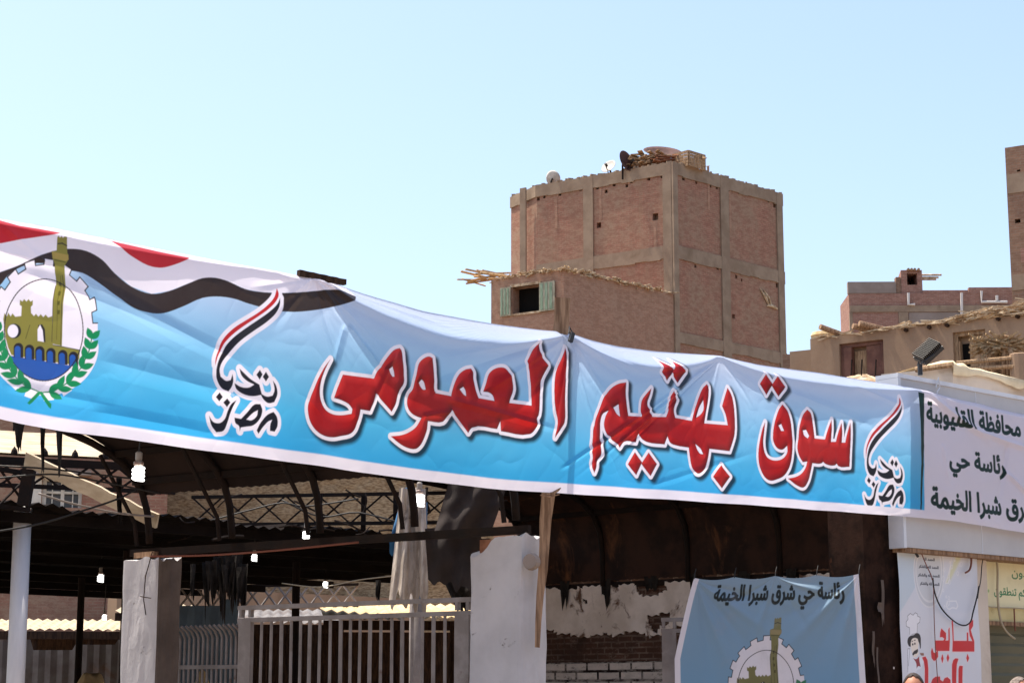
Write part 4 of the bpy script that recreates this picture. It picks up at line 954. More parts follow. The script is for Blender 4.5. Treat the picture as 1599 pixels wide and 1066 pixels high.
# a plain cook with hat, moustache and neckerchief
LN = S2L(90, 84, 88); SKN = S2L(236, 222, 208); HR = S2L(40, 30, 36); PR = S2L(150, 40, 52)
ar.fill([Q2([(240, 380), (235, 270), (190, 250), (185, 185), (210, 150), (205, 100), (240, 65), (280, 90), (310, 55), (340, 70), (345, 105), (380, 120), (375, 190), (345, 215), (340, 350), (300, 365)])], S2L(232, 230, 234))
ar.line(Q2([(240, 370), (235, 270), (190, 250), (185, 185), (210, 150), (205, 100), (240, 65), (280, 90), (310, 55), (340, 70), (345, 105), (380, 120), (375, 190), (345, 215), (342, 350)]), .005, LN)
ar.fill([Q2([(205, 480), (215, 420), (250, 385), (300, 372), (330, 348), (370, 355), (395, 400), (402, 480), (402, 560), (390, 575), (372, 480), (330, 440), (270, 470), (250, 545), (225, 535)])], HR)
ar.fill([Q2([(255, 480), (275, 430), (320, 415), (355, 430), (368, 490), (362, 580), (370, 640), (330, 690), (290, 690), (275, 640), (258, 560)])], SKN)
ar.fill([Q2([(275, 640), (300, 605), (335, 585), (358, 572), (360, 605), (340, 640), (310, 648), (290, 668), (276, 660)])], HR)
for x, y in ((283, 508), (314, 498)): ar.fill([Q2(ell(x, y, 11, 16))], HR)
ar.line(Q2([(268, 470), (285, 458)]), .006, HR); ar.line(Q2([(300, 450), (322, 448)]), .006, HR)
ar.fill([Q2([(205, 920), (205, 700), (210, 560), (250, 560), (280, 690), (330, 700), (420, 690), (440, 760), (400, 850), (340, 880), (320, 920)])], S2L(228, 228, 234))
ar.line(Q2([(205, 900), (205, 700), (210, 570), (240, 570)]), .005, LN)
ar.fill([Q2([(285, 705), (330, 720), (378, 680), (380, 740), (398, 830), (360, 820), (335, 855), (330, 780)])], PR)
ar.fill([Q2([(385, 630), (445, 632), (450, 668), (405, 665)])], S2L(150, 104, 88))
RD = S2L(204, 30, 38); HALO = S2L(236, 200, 202)
words = [[(855, 465), (838, 180), (848, 165), (862, 465), (1058, 465), (1058, 345), (1072, 345), (1072, 465), (1140, 470), (1100, 380), (1092, 300), (1096, 205), (1150, 165), (1146, 240), (1110, 300), (1128, 370), (1156, 465), (1155, 605), (855, 605)],
         [(605, 460), (720, 460), (740, 425), (700, 395), (672, 400), (674, 345), (688, 288), (750, 350), (752, 425), (738, 460), (794, 460), (790, 300), (800, 276), (806, 460), (805, 595), (640, 595), (645, 680), (620, 725), (590, 738), (560, 700), (552, 620), (562, 570), (580, 630), (610, 640), (634, 610), (605, 560)],
         [(710, 660), (724, 712), (710, 765), (696, 712)], [(790, 655), (806, 702), (790, 750), (774, 702)], [(1066, 655), (1084, 705), (1068, 752), (1054, 705)],
         [(428, 700), (470, 690), (495, 740), (505, 860), (498, 1066), (498, 1500), (440, 1500), (455, 1066), (462, 860), (450, 750)], [(548, 1066), (570, 1010), (610, 980), (672, 975), (675, 1020), (720, 1050), (745, 1000), (785, 985), (825, 1020), (830, 1500), (548, 1500)],
         [(855, 1500), (855, 800), (870, 740), (900, 715), (935, 720), (915, 790), (905, 1100), (905, 1500)], [(945, 1500), (948, 860), (960, 822), (1000, 825), (998, 900), (990, 1500)]]
for wd_ in words: ar.fill([Q2(wd_, False)], HALO, .006, .014, margin=.05)
for wd_ in words: ar.fill([Q2(wd_, False)], RD, .003, .006)
D3 = .02 * (fbm(S3 * 2, Z3 * 1.2, 3) - .5) + .006 * np.sin(Z3 * 6 + S3 * 3)
po = sheet_mesh('poster', PO, S3, Z3, D3, ar.C, printmat('printed_poster', .45, 0, .35))
tag(po, 'tall white grill shop poster with a cook in white hat and red Arabic letters', 'poster')
# shop block that carries poster, fascia and shutter
SH = BAN.shifted(-.42); a0 = SH.sz(1404, 900)[0]; a1 = SH.sz(1528, 900)[0]; a2 = fs1
root = thing('shop_building', SH.pt(a0 + 2, 0, -2), 'low shop building under the grey fascia with a yellowed wall above its shutter', 'shop')
slab(SH, a0, a1, 0, fz0 + .3, .12, -.4).build('side_pier', 'lightplaster', root)
zy0 = SH.sz(1560, 972)[1]
slab(SH, a1 + .003, a2, zy0, fz0 + .3, -.02, -.4).build('lintel', 'yellowwall', root)
slab(SH, a1 + .003, a2, zy0 - .03, zy0 + .02, .01, -.018).build('drip_rail', 'plank', root)
slab(SH, a0, a2, fz0 + .31, fz1 - .12, -.06, -.5).build('upper_wall', 'lightplaster', root)
slab(SH, a2 - .02, a2 + .3, 0, fz0 + .3, .12, -3).build('side_pier', 'lightplaster', root)
sm_ = MB(); zz = zy0 - .03; n = 0
while zz > .02:
    for h_, o_ in ((.085, 0), (.035, .018)):
        z_lo = max(0, zz - h_); sm_.add([SH.pt(a1 + .01, z_lo, -.16 + o_), SH.pt(a2 - .03, z_lo, -.16 + o_), SH.pt(a2 - .03, zz, -.16 + (.018 - o_)), SH.pt(a1 + .01, zz, -.16 + (.018 - o_))], [(0, 1, 2, 3)]); zz = z_lo
    n += 1
sm_.build('rolling_shutter', 'shutter', root)
# yellow board with green writing
YB = SH.shifted(.0); y0s = YB.sz(1530, 920)[0]; y1s = a2 - .1; yz1 = YB.sz(1560, 872)[1]; yz0 = YB.sz(1560, 947)[1]
ni, nj = 900, 200
S4 = np.broadcast_to(np.linspace(y0s, y1s, ni)[:, None], (ni, nj)).copy(); Z4 = np.broadcast_to(np.linspace(yz0, yz1, nj)[None], (ni, nj)).copy()
ay = Art(S4, Z4, S2L(228, 218, 176)); GRN = S2L(24, 116, 74)
zl = YB.sz(1590, 900)[1]; put_text(ay, 'وفي السماء رزقكم وما توعدون', YB.sz(1578.5, 900)[0], y1s - .15, zl, .10, GRN, .003, .004)
zl = YB.sz(1575, 929)[1]; put_text(ay, 'فورب السماء والأرض إنه لحق مثل ما انكم تنطقون'.replace('أ', 'ا').replace('إ', 'ا').replace('ث', 'ت').replace('ض', 'ط'), YB.sz(1551, 927)[0], y1s - .05, zl, .095, GRN, .003, .004)
st = YB.sz(1542, 922); ay.fill([np.array([(st[0] + (.03 if k % 2 else .012) * math.cos(k * math.pi / 8), st[1] + (.03 if k % 2 else .012) * math.sin(k * math.pi / 8)) for k in range(16)])], S2L(150, 180, 120))
yb = sheet_mesh('text_board', YB, S4, Z4, .012 + .004 * fbm(S4, Z4 * 3), ay.C, printmat('painted_board', .6, 0, .25, (.45, .36, .2)))
tag(yb, 'yellowed board with green Arabic verse above the rolling shutter', 'sign')

# cables on the shop front
def cable(name, plane, pts, r, m_, label, off=.05, group='loose cables on the shop front'):
    q = [plane.hit(x, y, off) for x, y in pts]; q = smooth_line(q); m = MB(); m.tube(q, r, 6); return tag(m.build(name, m_, smooth=True), label, 'cable', group)
def smooth_line(q, k=5):
    q = [np.array(x, float) for x in q]; out = []
    for i in range(len(q) - 1):
        p0 = q[max(0, i - 1)]; p1 = q[i]; p2 = q[i + 1]; p3 = q[min(len(q) - 1, i + 2)]
        for j in range(k):
            t = j / k; out.append(.5 * ((2 * p1) + (-p0 + p2) * t + (2 * p0 - 5 * p1 + 4 * p2 - p3) * t * t + (-p0 + 3 * p1 - 3 * p2 + p3) * t**3))
    return out + [q[-1]]
cable('cable', PO, [(1431, 858), (1440, 880), (1448, 897), (1450, 905)], .006, 'wire_red', 'thin reddish cable from the fascia to the plate on the grill poster')
cable('cable', PO, [(1451, 902), (1454, 925), (1465, 950), (1485, 970), (1500, 976), (1510, 970), (1514, 955), (1520, 932), (1523, 915)], .009, 'wire', 'dark cable looping in a wide curve across the grill poster')
cable('cable', PO, [(1452, 905), (1453, 960), (1455, 1010), (1458, 1054), (1460, 1090)], .005, 'wire_red', 'thin straight cable hanging down the grill poster')
cable('cable', PO, [(1424, 856), (1425, 864), (1428, 869)], .016, 'black', 'short thick cable stub at the top left of the grill poster')
cable('cable', PO, [(1511, 866), (1511, 880), (1508, 890), (1502, 894)], .012, 'wire_red', 'short brown cable end curling at the top right of the grill poster')
cable('cable', PO, [(1532, 864), (1528, 880), (1526, 905), (1523, 920), (1521, 934)], .006, 'wire', 'dark cable running down the right edge of the grill poster')
cable('cable', SH, [(1546, 868), (1549, 890), (1549, 930), (1553, 965), (1562, 985), (1576, 997)], .014, 'wire_pale', 'thick pale cable drooping over the yellow board and shutter', .08)
cable('cable', SH, [(1527, 938), (1536, 946), (1550, 948), (1578, 949), (1620, 952)], .008, 'wire_pale', 'level cable along the bottom of the yellow board', .06)
cable('cable', SH, [(1577, 950), (1578, 975), (1579, 985)], .009, 'wire_red', 'short brown cable hanging below the yellow board', .06)
m = MB(); m.tube([FA.hit(1458, 605, .03), FA.hit(1460, 590, .05), FA.hit(1463, 606, .04), FA.hit(1458, 612, .05), FA.hit(1457, 626, .04)], .008, 5)
tag(m.build('white_tie', 'alu'), 'white knotted tie holding the banner to the grey fascia', 'tie')

# ------------------------------------------------------------------ the market behind the gate
NE0 = hit_y(0, 783, 22.0); NE1 = hit_z(640, 834, NE0[2]); nb_d = (NE1 - NE0)[:2]; NEL = np.linalg.norm(nb_d); nb_d /= NEL
Hn = NE0[2]
root = thing('market_shed', xyz(NE0[:2] + nb_d * 3 + gdir * 5, 0), 'large dark market shed with a flat corrugated roof behind the gate', 'market shed')
m = MB(); st_ = -4.0; ln = NEL + 4 + 5.5; dep = 14.0; nu = int(ln / .045)
def roofpt(u, v, extra=0): return NE0[:2] + nb_d * (st_ + u) + gdir * v
vs = []; rows = 10
for i in range(nu + 1):
    for j in range(rows + 1):
        q = roofpt(ln * i / nu, dep * j / rows); sag = .06 * float(fbm(i * .03, j * .8, 3)) - .05 * (1 if (i // 18) % 3 == 0 else 0)
        vs.append((*q, Hn + .02 * math.cos(i * math.pi / 2) + sag - .02))
m.add(vs, [(i * (rows + 1) + j, (i + 1) * (rows + 1) + j, (i + 1) * (rows + 1) + j + 1, i * (rows + 1) + j + 1) for i in range(nu) for j in range(rows)])
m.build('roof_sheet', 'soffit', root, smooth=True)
for k in range(8):
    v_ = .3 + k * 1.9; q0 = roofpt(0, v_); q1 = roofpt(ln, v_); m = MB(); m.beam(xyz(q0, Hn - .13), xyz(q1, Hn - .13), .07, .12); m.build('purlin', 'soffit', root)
for k in range(3):
    u_ = st_ + 5.2 + k * 3.0
    for v_ in (3.5, 9.0):
        q = NE0[:2] + nb_d * u_ + gdir * v_; m = MB(); m.tube([xyz(q, 0), xyz(q, Hn - .15)], .06, 8); m.build('post', 'steel_dark', root)
# raised pale roof at the left with its lattice girder
UR0 = hit_y(-60, 707, 22.6); UR1 = hit_z(250, 722, UR0[2]); ud = (UR1 - UR0)[:2]; UL = np.linalg.norm(ud); ud /= UL
root = thing('raised_roof', xyz(UR0[:2] + ud, UR0[2]), 'sunlit pale corrugated roof raised above the dark shed at the left', 'roof')
bk = np.array([-ud[1], ud[0]]); m = MB(); nv = 60; vs = []
for j in range(nv + 1):
    for i in range(25):
        q = UR0[:2] + ud * (-1 + (UL + 1.2) * i / 24) + bk * (2.6 * j / nv); vs.append((*q, UR0[2] + .62 * j / nv + .022 * math.cos(j * 2 * math.pi / 6) + .03 * float(fbm(i * .4, j * .1, 2))))
m.add(vs, [(j * 25 + i, j * 25 + i + 1, (j + 1) * 25 + i + 1, (j + 1) * 25 + i) for j in range(nv) for i in range(24)]); m.build('roof_sheet', 'tin_sun', root, smooth=True)
m = MB(); m.beam(xyz(UR0[:2] - ud, UR0[2] - .05), xyz(UR1[:2] + ud * .2, UR0[2] - .05), .05, .06); m.build('edge_rail', 'steel_dark', root)
for k in range(8):
    q = UR0[:2] + ud * (.25 + k * .36); m = MB(); m.lathe([(.045, 0), (.035, .05), (.0, .10)], xyz(q, UR0[2] + .015), n=8); m.build('ridge_clip', 'steel_dark', root)
def truss(label, a, b, h, n, r=.016, group='lattice girders of the market roofs', bm_='steel_dark'):
    a = V3(a); b = V3(b); root = thing('lattice_girder', a.lerp(b, .5), label, 'girder', group)
    for z, nm in ((0, 'top_chord'), (-h, 'bottom_chord')):
        m = MB(); m.beam(a + V3((0, 0, z)), b + V3((0, 0, z)), .045, .05); m.build(nm, 'steel_dark', root)
    for k in range(n):
        p = a.lerp(b, k / n); q = a.lerp(b, (k + 1) / n); m = MB(); m.tube([p, q + V3((0, 0, -h))], r, 5); m.tube([p + V3((0, 0, -h)), q], r, 5); m.build('brace', bm_, root)
    return root
truss('rusty lattice girder under the raised pale roof at the left', xyz(UR0[:2] - ud * .6, UR0[2] - .09), xyz(UR1[:2] + ud * .2, UR0[2] - .09), .27, 9)
tg = hit_y(48, 737, 22.3); te = hit_y(-50, 722, 21.4)
truss('deep rusty lattice girder running left from the white round column', xyz(te[:2], tg[2] - .02), xyz(tg[:2], tg[2] - .02), .42, 2)
# white round column with its steel stub
cc = hit_y(36, 790, 22.7); cb = hit_y(24, 1066, 22.5)
ddc = (cb - cc) / (cc[2] - cb[2]); foot = cc + ddc * cc[2]
root = thing('round_column', xyz(foot[:2], 0), 'slender white round column with a dark steel stub at the far left', 'column')
m = MB(); m.tube([foot, cc], .105, 18); m.build('shaft', 'polewhite', root, smooth=True)
m = MB(); m.beam(hit_y(37, 789, 22.0), hit_y(46, 733, 22.0), .13, .13); m.build('stub', 'steel_dark', root)
# long pale board slanting down
plank_thing('pale_board', hit_y(40, 716, 21.9), hit_y(246, 814, 21.3), .17, .03, 'long sun bleached board slanting down from the raised roof', 'board', 'tin_sun', up=(.3, 1, .5))
# middle girder and its posts
truss('thin lattice girder across the opening above the gate', hit_y(300, 776, 29), hit_y(760, 768, 27), .42, 9, .014)
for k, px in enumerate((500, 568, 618)):
    a = hit_y(px, 770, 28); m = MB(); m.beam(a, a - np.array([0, 0, .8]), .07, .07); tag(m.build('steel_stub', 'steel_dark'), ['left one of three dark steel stubs in the opening above the gate', 'middle one of three dark steel stubs in the opening above the gate', 'right one of three dark steel stubs, by the hanging blue cloth'][k], 'post', 'steel stubs above the gate')
truss('pale lattice strip low under the far edge of the shed', hit_y(255, 916, 37), hit_y(560, 912, 37), .40, 12, .022, bm_='gate')
# grey pole behind the gate with cloth bundles tied to it
gp = hit_y(652, 830, 22.0)
m = MB(); m.tube([xyz(gp[:2], 0), gp + np.array([0, 0, .25])], .085, 14); root = thing('grey_pole', xyz(gp[:2], 0), 'thick grey round pole behind the gate under the torn cloths', 'pole'); m.build('shaft', 'gate', root, smooth=True)
def pxcloth(name, pts, Y, m_, label, cat, amp=.06, fr=10, rag=.25, nx=26, ny=30, seed=0, group=None):
    c = [hit_y(x, y, Y) for x, y in pts]
    return tag(cloth_grid(c, nx, ny, lambda u, v: amp * (math.sin(u * fr + 2.2 * math.sin(v * 2.3 + seed)) + .5 * math.sin(u * fr * 2.3 + v * 3 + seed)) + .10 * amp * math.sin(v * 17 + u * 9), rag, seed).build(name, m_, smooth=True), label, cat, group)
pxcloth('hanging_sack', [(624, 762), (664, 762), (670, 945), (606, 942)], 21.6, 'tarp_grey', 'torn grey sackcloth hanging in folds from the canopy beam', 'cloth', .07, 11, .3, seed=3)
pxcloth('hanging_tarp', [(630, 760), (662, 764), (640, 870), (606, 858)], 21.9, 'tarp_blue', 'blue tarpaulin strip hanging beside the torn grey sackcloth', 'tarpaulin', .05, 7, .3, seed=5)
pxcloth('hanging_tarp', [(648, 780), (668, 785), (664, 946), (646, 930)], 21.75, 'tarp_blue', 'narrow blue tarpaulin strip hanging behind the grey sackcloth', 'tarpaulin', .04, 6, .3, seed=8)
pxcloth('dark_tarp', [(664, 826), (752, 812), (748, 925), (668, 905)], 20.6, 'tarp_dark', 'dark brown tarpaulin hanging beside the corner pillar', 'tarpaulin', .05, 6, .2, seed=2)
pxcloth('dark_tarp', [(700, 752), (790, 764), (766, 832), (676, 836)], 20.3, 'tarp_dark', 'dark tarpaulin bulging under the canopy left of the corner pillar', 'tarpaulin', .05, 7, .1, seed=4)
pxcloth('dark_tarp', [(690, 900), (752, 908), (748, 960), (716, 958)], 20.9, 'rag', 'small black rag under the dark brown tarpaulin', 'rag', .05, 8, .9, seed=7)
for k, (x, y0, y1, w_, lb_) in enumerate(((31, 655, 703, 8, 'thick black rag hanging from the banner hem at the far left'), (68, 662, 735, 4, 'long thin black rag hanging from the banner hem'), (94, 668, 742, 5, 'straight black strip hanging from the banner hem by the raised roof'), (24, 655, 672, 5, 'short black rag beside the thick one at the far left'))):
    pxcloth('hanging_rag', [(x - w_, y0), (x + w_, y0), (x + w_ * .3 - k, y1), (x - w_ * .5 - k, y1)], 15.2 + .05 * k, 'rag', lb_, 'rag', .02, 5, .3, 8, 16, k)
for k, (x, y0, y1) in enumerate(((187, 745, 815), (345, 870, 960), (362, 880, 958), (300, 880, 935), (590, 905, 940))):
    pxcloth('hanging_rag', [(x - 4, y0), (x + 5, y0), (x + 3, y1), (x - 3, y1 - 8)], 21.2 + .4 * k, 'rag', ['narrow black rag hanging left of the left pillar', 'long black rag hanging in the dark beside the left pillar', 'black rag hanging above the gate post', 'short black rag hanging near the palisade', 'small dark rag hanging under the shed edge near the sackcloth'][k], 'rag', .04, 6, .5, 8, 16, k + 20)

# far side of the market: walls, stalls with pale sheet roofs, fences
def pxbox(name, x0, x1, y0, y1, Y, dep, m_, label, cat, skew=None):
    a = hit_y(x0, y1, Y); b = hit_y(x1, y1, Y); zt_ = hit_y((x0 + x1) / 2, y0, Y)[2]; dd = nb_d if skew is None else skew
    L = (b - a)[0] / dd[0]; b2 = a[:2] + dd * L; n = np.array([-dd[1], dd[0]])
    m = MB(); m.prism([tuple(a[:2]), tuple(b2), tuple(b2 + n * dep), tuple(a[:2] + n * dep)], 0, zt_)
    return m
XD = np.array([1.0, .12]); XD /= np.linalg.norm(XD)
def stall(label, x0, x1, yf, yb, Y, m_='tin_sun', dep=3.0, posts=3):
    a = hit_y(x0, yf, Y); b = hit_y(x1, yf, Y); za = a[2]; L = (b - a)[0] / XD[0]; n = np.array([-XD[1], XD[0]])
    zb_ = hit_y((x0 + x1) / 2, yb, Y + dep)[2]
    root = thing('market_stall', xyz(a[:2] + XD * L / 2, 0), label, 'stall', 'market stalls with sheet roofs')
    m = MB(); nu = max(12, int(L / .05)); vs = []
    for i in range(nu + 1):
        for j in range(5): q = a[:2] + XD * (L * i / nu) + n * (dep * j / 4); vs.append((*q, za + (zb_ - za) * j / 4 + .025 * math.cos(i * math.pi / 2) + .04 * float(fbm(i * .05, j, 2))))
    m.add(vs, [(i * 5 + j, (i + 1) * 5 + j, (i + 1) * 5 + j + 1, i * 5 + j + 1) for i in range(nu) for j in range(4)]); m.build('roof_sheet', m_, root, smooth=True)
    m = MB(); m.wall(a[:2] + n * (dep * .9), a[:2] + XD * L + n * (dep * .9), 0, za - .05); m.build('dark_back_panel', 'wood_dark', root)  # dark panel added so the stall's inside reads as shade
    m = MB(); m.beam(xyz(a[:2], za - .1), xyz(a[:2] + XD * L, za - .1), .08, .16); m.build('edge_beam', 'wood_dark', root)
    for k in range(posts):
        q = a[:2] + XD * (L * (k + .3) / posts) + n * .1; m = MB(); m.tube([xyz(q, 0), xyz(q, za - .1)], .06, 8); m.build('post', 'wood_dark', root)
    return root
stall('market stall with wavy sunlit sheet roof at the lower left', -60, 196, 983, 968, 41)
stall('market stall with broad cream sheet roof seen through the gate', 505, 770, 966, 944, 33, 'creamcloth', 5.0)
stall('market stall with grey sheet roof between the palisade and the gate', 250, 530, 972, 952, 37, 'tin_grey', 3.0, 4)
stall('market stall with pale roof far behind the left pillar', 180, 300, 955, 946, 40)
def corr_fence(label, x0, x1, y0, Y, m_, name='sheet_fence'):
    a = hit_y(x0, y0, Y); b = hit_y(x1, y0, Y); L = b[0] - a[0]; n = int(L / .06); m = MB(); vs = []
    for i in range(n + 1):
        zt_ = a[2] + .12 * math.sin(i // 14 * 2.1)
        for z in (0, zt_): vs.append((a[0] + L * i / n, a[1] + .02 * math.cos(i * math.pi / 2), z))
    m.add(vs, [(2 * i, 2 * i + 2, 2 * i + 3, 2 * i + 1) for i in range(n)]); return tag(m.build(name, m_), label, 'fence')
corr_fence('grey corrugated iron fence behind the lower left stall', -80, 250, 1006, 39, 'tin_grey')
corr_fence('blue grey corrugated sheets beyond the palisade', 268, 372, 945, 31, 'tin_blue')
m = pxbox('far_wall', 180, 800, 912, 1000, 46, .4, 'greyplaster', '', ''); tag(m.build('yard_wall', 'mud'), 'plain grey wall at the far side of the market yard', 'wall')
for k, (x0, x1, y, Y) in enumerate(((232, 262, 1052, 30), (285, 345, 1056, 29), (100, 186, 1046, 31))):
    a = hit_y(x0, y, Y); b = hit_y(x1, y, Y); m = MB(); n = 22; vs = []
    for i in range(n + 1):
        for j in range(n + 1):
            u_, v_ = i / n, j / n; r_ = max(0, 1 - (2 * u_ - 1) ** 2) * max(0, 1 - (2 * v_ - 1) ** 2)
            vs.append((a[0] + (b[0] - a[0]) * u_, a[1] + 2.2 * v_ - 1, a[2] * (r_ ** .45) * (.85 + .3 * float(fbm(u_ * 4 + k, v_ * 4, 3)))))
    m.add(vs, [(i * (n + 1) + j, (i + 1) * (n + 1) + j, (i + 1) * (n + 1) + j + 1, i * (n + 1) + j + 1) for i in range(n) for j in range(n)])
    tag(m.build('covered_heap', 'creamcloth', smooth=True), ['small heap of goods under a cream sheet right behind the left pillar', 'heap of goods under a cream sheet beside the palisade', 'heap of goods under a cream sheet by the lower left stall'][k], 'heap', 'covered heaps in the market')

# hanging lit lamps
def cfl(c, s, label, up_to, first=None):
    c = V3(c)
    root = thing('hanging_lamp', c, label, 'lamp', 'lit spiral lamps of the market')
    m = MB(); hel = []; turns = 3.4; N = 46
    for i in range(N + 1):
        t = i / N; a = t * turns * 2 * math.pi; hel.append(c + V3((math.cos(a) * .42 * s, math.sin(a) * .42 * s, (-.62 + t * 1.15) * s)))
    m.tube(hel, .155 * s, 7); m.tube([c + V3((0, 0, -.6 * s)), c + V3((0, 0, .5 * s))], .26 * s, 8); m.build('spiral_tube', 'bulb', root, smooth=True)
    m = MB(); m.lathe([(.0, .60 * s), (.30 * s, .60 * s), (.44 * s, .72 * s), (.44 * s, .95 * s), (.30 * s, 1.05 * s), (0, 1.05 * s)], c, n=14); m.build('lamp_base', 'lampbase', root, smooth=True)
    m = MB(); m.lathe([(0, 1.05 * s), (.24 * s, 1.05 * s), (.30 * s, 1.15 * s), (.30 * s, 1.75 * s), (.2 * s, 1.85 * s), (0, 1.85 * s)], c, n=12); m.build('lamp_holder', 'porcelain', root)
    m = MB(); m.tube([c + V3((0, 0, 1.8 * s)), c + V3((.01, .01, up_to - c.z))], .008, 5); m.build('cord', 'wire', root)
    return root
for x, y, Y, s, lb_, up in ((216, 738, 19.0, .115, 'largest lit spiral lamp under the banner near the left pillar', 4.3), (655, 780, 20.2, .10, 'lit spiral lamp hanging in front of the torn grey sackcloth', 4.35), (478, 834, 24.3, .085, 'lit lamp at the shed edge above the middle of the gate', 4.0),
                          (397, 870, 26, .070, 'lit lamp in the dark shed above the gate post', 3.95), (508, 912, 33, .08, 'small lit lamp far back over the gate', 3.9), (157, 902, 30, .09, 'lit lamp deep in the dark shed left of the left pillar', 3.9), (163, 963, 35, .075, 'smallest lit lamp far back at the left, half hidden', 3.9)):
    cfl(hit_y(x, y, Y), s, lb_, up)
m = MB(); m.tube([PL + np.array([-.06, -.10, .02]), PL + np.array([-.12, -.13, -.25]), PL + np.array([-.13, -.13, -.5]), PL + np.array([-.10, -.13, -.66])], .006, 5); m.tube([PL + np.array([-.17, -.14, -.46]), PL + np.array([-.05, -.12, -.48])], .005, 5)
tag(m.build('twig', 'wood_dark'), 'thin dry twig hanging down the face of the stained left pillar', 'twig')
rgc = random.Random(77)
for k in range(22):                              # bent rods and struts tangled in the openings
    x0 = rgc.uniform(250, 740); y0 = rgc.uniform(770, 850) - (x0 - 250) * .04; a_ = rgc.uniform(-.9, .9) + (math.pi / 2 if rgc.random() < .4 else 0); L_ = rgc.uniform(25, 75); Y_ = rgc.uniform(21.0, 23.5) + (740 - x0) * .003
    x1, y1 = x0 + L_ * math.cos(a_), y0 + L_ * .6 * math.sin(a_); q = smooth_line([hit_y(x0, y0, Y_), hit_y((x0 + x1) / 2 + rgc.uniform(-5, 5), (y0 + y1) / 2 + rgc.uniform(-5, 5), Y_), hit_y(x1, y1, Y_ + .3)], 4)
    m = MB(); m.tube(q, rgc.choice((.008, .012, .02)), 5); tag(m.build('bent_rod', 'steel_dark'), 'bent dark rod in the tangle above the barred gate', 'rod', 'bent rods tangled above the gate')
for k in range(16):                              # soot-black clump hanging by the pillar
    x0 = rgc.uniform(318, 385); y0 = rgc.uniform(862, 890); h_ = rgc.uniform(30, 85); w_ = rgc.uniform(4, 10)
    pxcloth('hanging_shred', [(x0 - w_, y0), (x0 + w_, y0), (x0 + w_ * .4, y0 + h_), (x0 - w_ * .6, y0 + h_ * .9)], 21.6 + rgc.uniform(-.2, .4), 'rag', 'black shred in the clump hanging right of the left pillar', 'shred', .03, 6, .7, 6, 12, 100 + k, 'shreds beside the left pillar')
# loose wires
def wire(pts, label, r=.010, m_='wire'):
    q = smooth_line([hit_y(*p) for p in pts]); m = MB(); m.tube(q, r, 5); tag(m.build('wire', m_, smooth=True), label, 'wire', 'loose wires of the market')
wire([(-20, 832, 17.5), (60, 818, 17.8), (120, 800, 18), (180, 780, 18.3), (212, 764, 18.5)], 'black wire sagging across the white round column')
wire([(60, 770, 20.5), (110, 785, 20.6), (180, 800, 20.8), (240, 806, 21)], 'grey wire running to the left pillar under the pale board', .012, 'gate')
wire([(-20, 748, 20), (80, 740, 20), (160, 752, 20), (250, 770, 20.3)], 'thin black wire above the window of the brick house')
wire([(-20, 726, 20), (80, 732, 20), (190, 745, 20.2), (230, 748, 20.3)], 'thin black wire along the bottom of the raised roof')
wire([(330, 812, 22), (390, 796, 22), (440, 785, 22), (480, 790, 22), (560, 778, 22)], 'black wire looping through the opening above the gate')
wire([(440, 780, 22.3), (500, 806, 22.3), (560, 800, 22.3), (640, 820, 22.3)], 'black wire sagging across the middle of the opening')
wire([(235, 868, 20.1), (330, 866, 20), (440, 858, 19.6), (560, 846, 19.3)], 'rust red wire along the beam over the gate', .012, 'wire_red')
wire([(440, 910, 25), (500, 916, 25), (560, 905, 25), (620, 898, 25)], 'pale wire far back over the gate', .008, 'wire_pale')
# ------------------------------------------------------------------ the tall brick tower
TC = hit_y(1050, 253, 68.0); zT = TC[2]
TL1 = hit_z(838, 290, zT); TL0 = hit_z(798, 308, zT); TR = hit_z(1221, 303, zT)
root = thing('brick_tower', (TC[0], TC[1], 0), 'tall unfinished brick apartment block with concrete frame and dishes on its roof', 'apartment block')
f1 = Plane(TL1, (TC - TL1)[:2]); f2 = Plane(TC, (TR - TC)[:2]); f0 = Plane(TL0, (TL1 - TL0)[:2])
L1 = np.linalg.norm((TC - TL1)[:2]); L2 = np.linalg.norm((TR - TC)[:2]); L0 = np.linalg.norm((TL1 - TL0)[:2])
zx = 540 / 1556
def holes_on(pln, pts):
    out = []
    for x, y, r_ in pts:
        s_, z_ = pln.sz(700 + x * zx, 210 + y * zx); r_ *= .8; out.append((s_ - r_, s_ + r_, z_ - r_ * 1.1, z_ + r_ * 1.1, .25))
    return out
h1 = holes_on(f1, [(678, 408, .12), (932, 370, .15), (502, 268, .08), (595, 246, .08), (671, 238, .09), (710, 256, .08), (746, 225, .08), (824, 212, .07), (803, 231, .07), (902, 199, .08), (432, 280, .07), (405, 290, .08), (960, 190, .06)])
h2 = holes_on(f2, [(1058, 198, .09), (1116, 216, .07), (1208, 238, .08), (1468, 320, .10), (1375, 272, .06), (1408, 285, .06), (1284, 818, .10), (1112, 592, .07), (1480, 680, .10), (1262, 632, .12), (1296, 640, .08), (1212, 600, .08), (1320, 655, .06), (1180, 232, .06), (1440, 300, .06)])
m = MB(); m.wall(TL0, TL1, 0, zT); m.wall(TL1, TC, 0, zT, h1); m.wall(TC, TR, 0, zT, h2)
RB = TR[:2] + np.array([-5.5, 7.5]); LB = TL0[:2] + np.array([1.0, 6.0])
m.wall(TR, RB, 0, zT); m.wall(RB, LB, 0, zT); m.wall(LB, TL0, 0, zT)
m.add([xyz(p, zT - .35) for p in (TL0, TL1, TC, TR, RB, LB)], [(0, 1, 2, 3, 4, 5)])
m.build('wall', 'brick', root)
fr = MB()
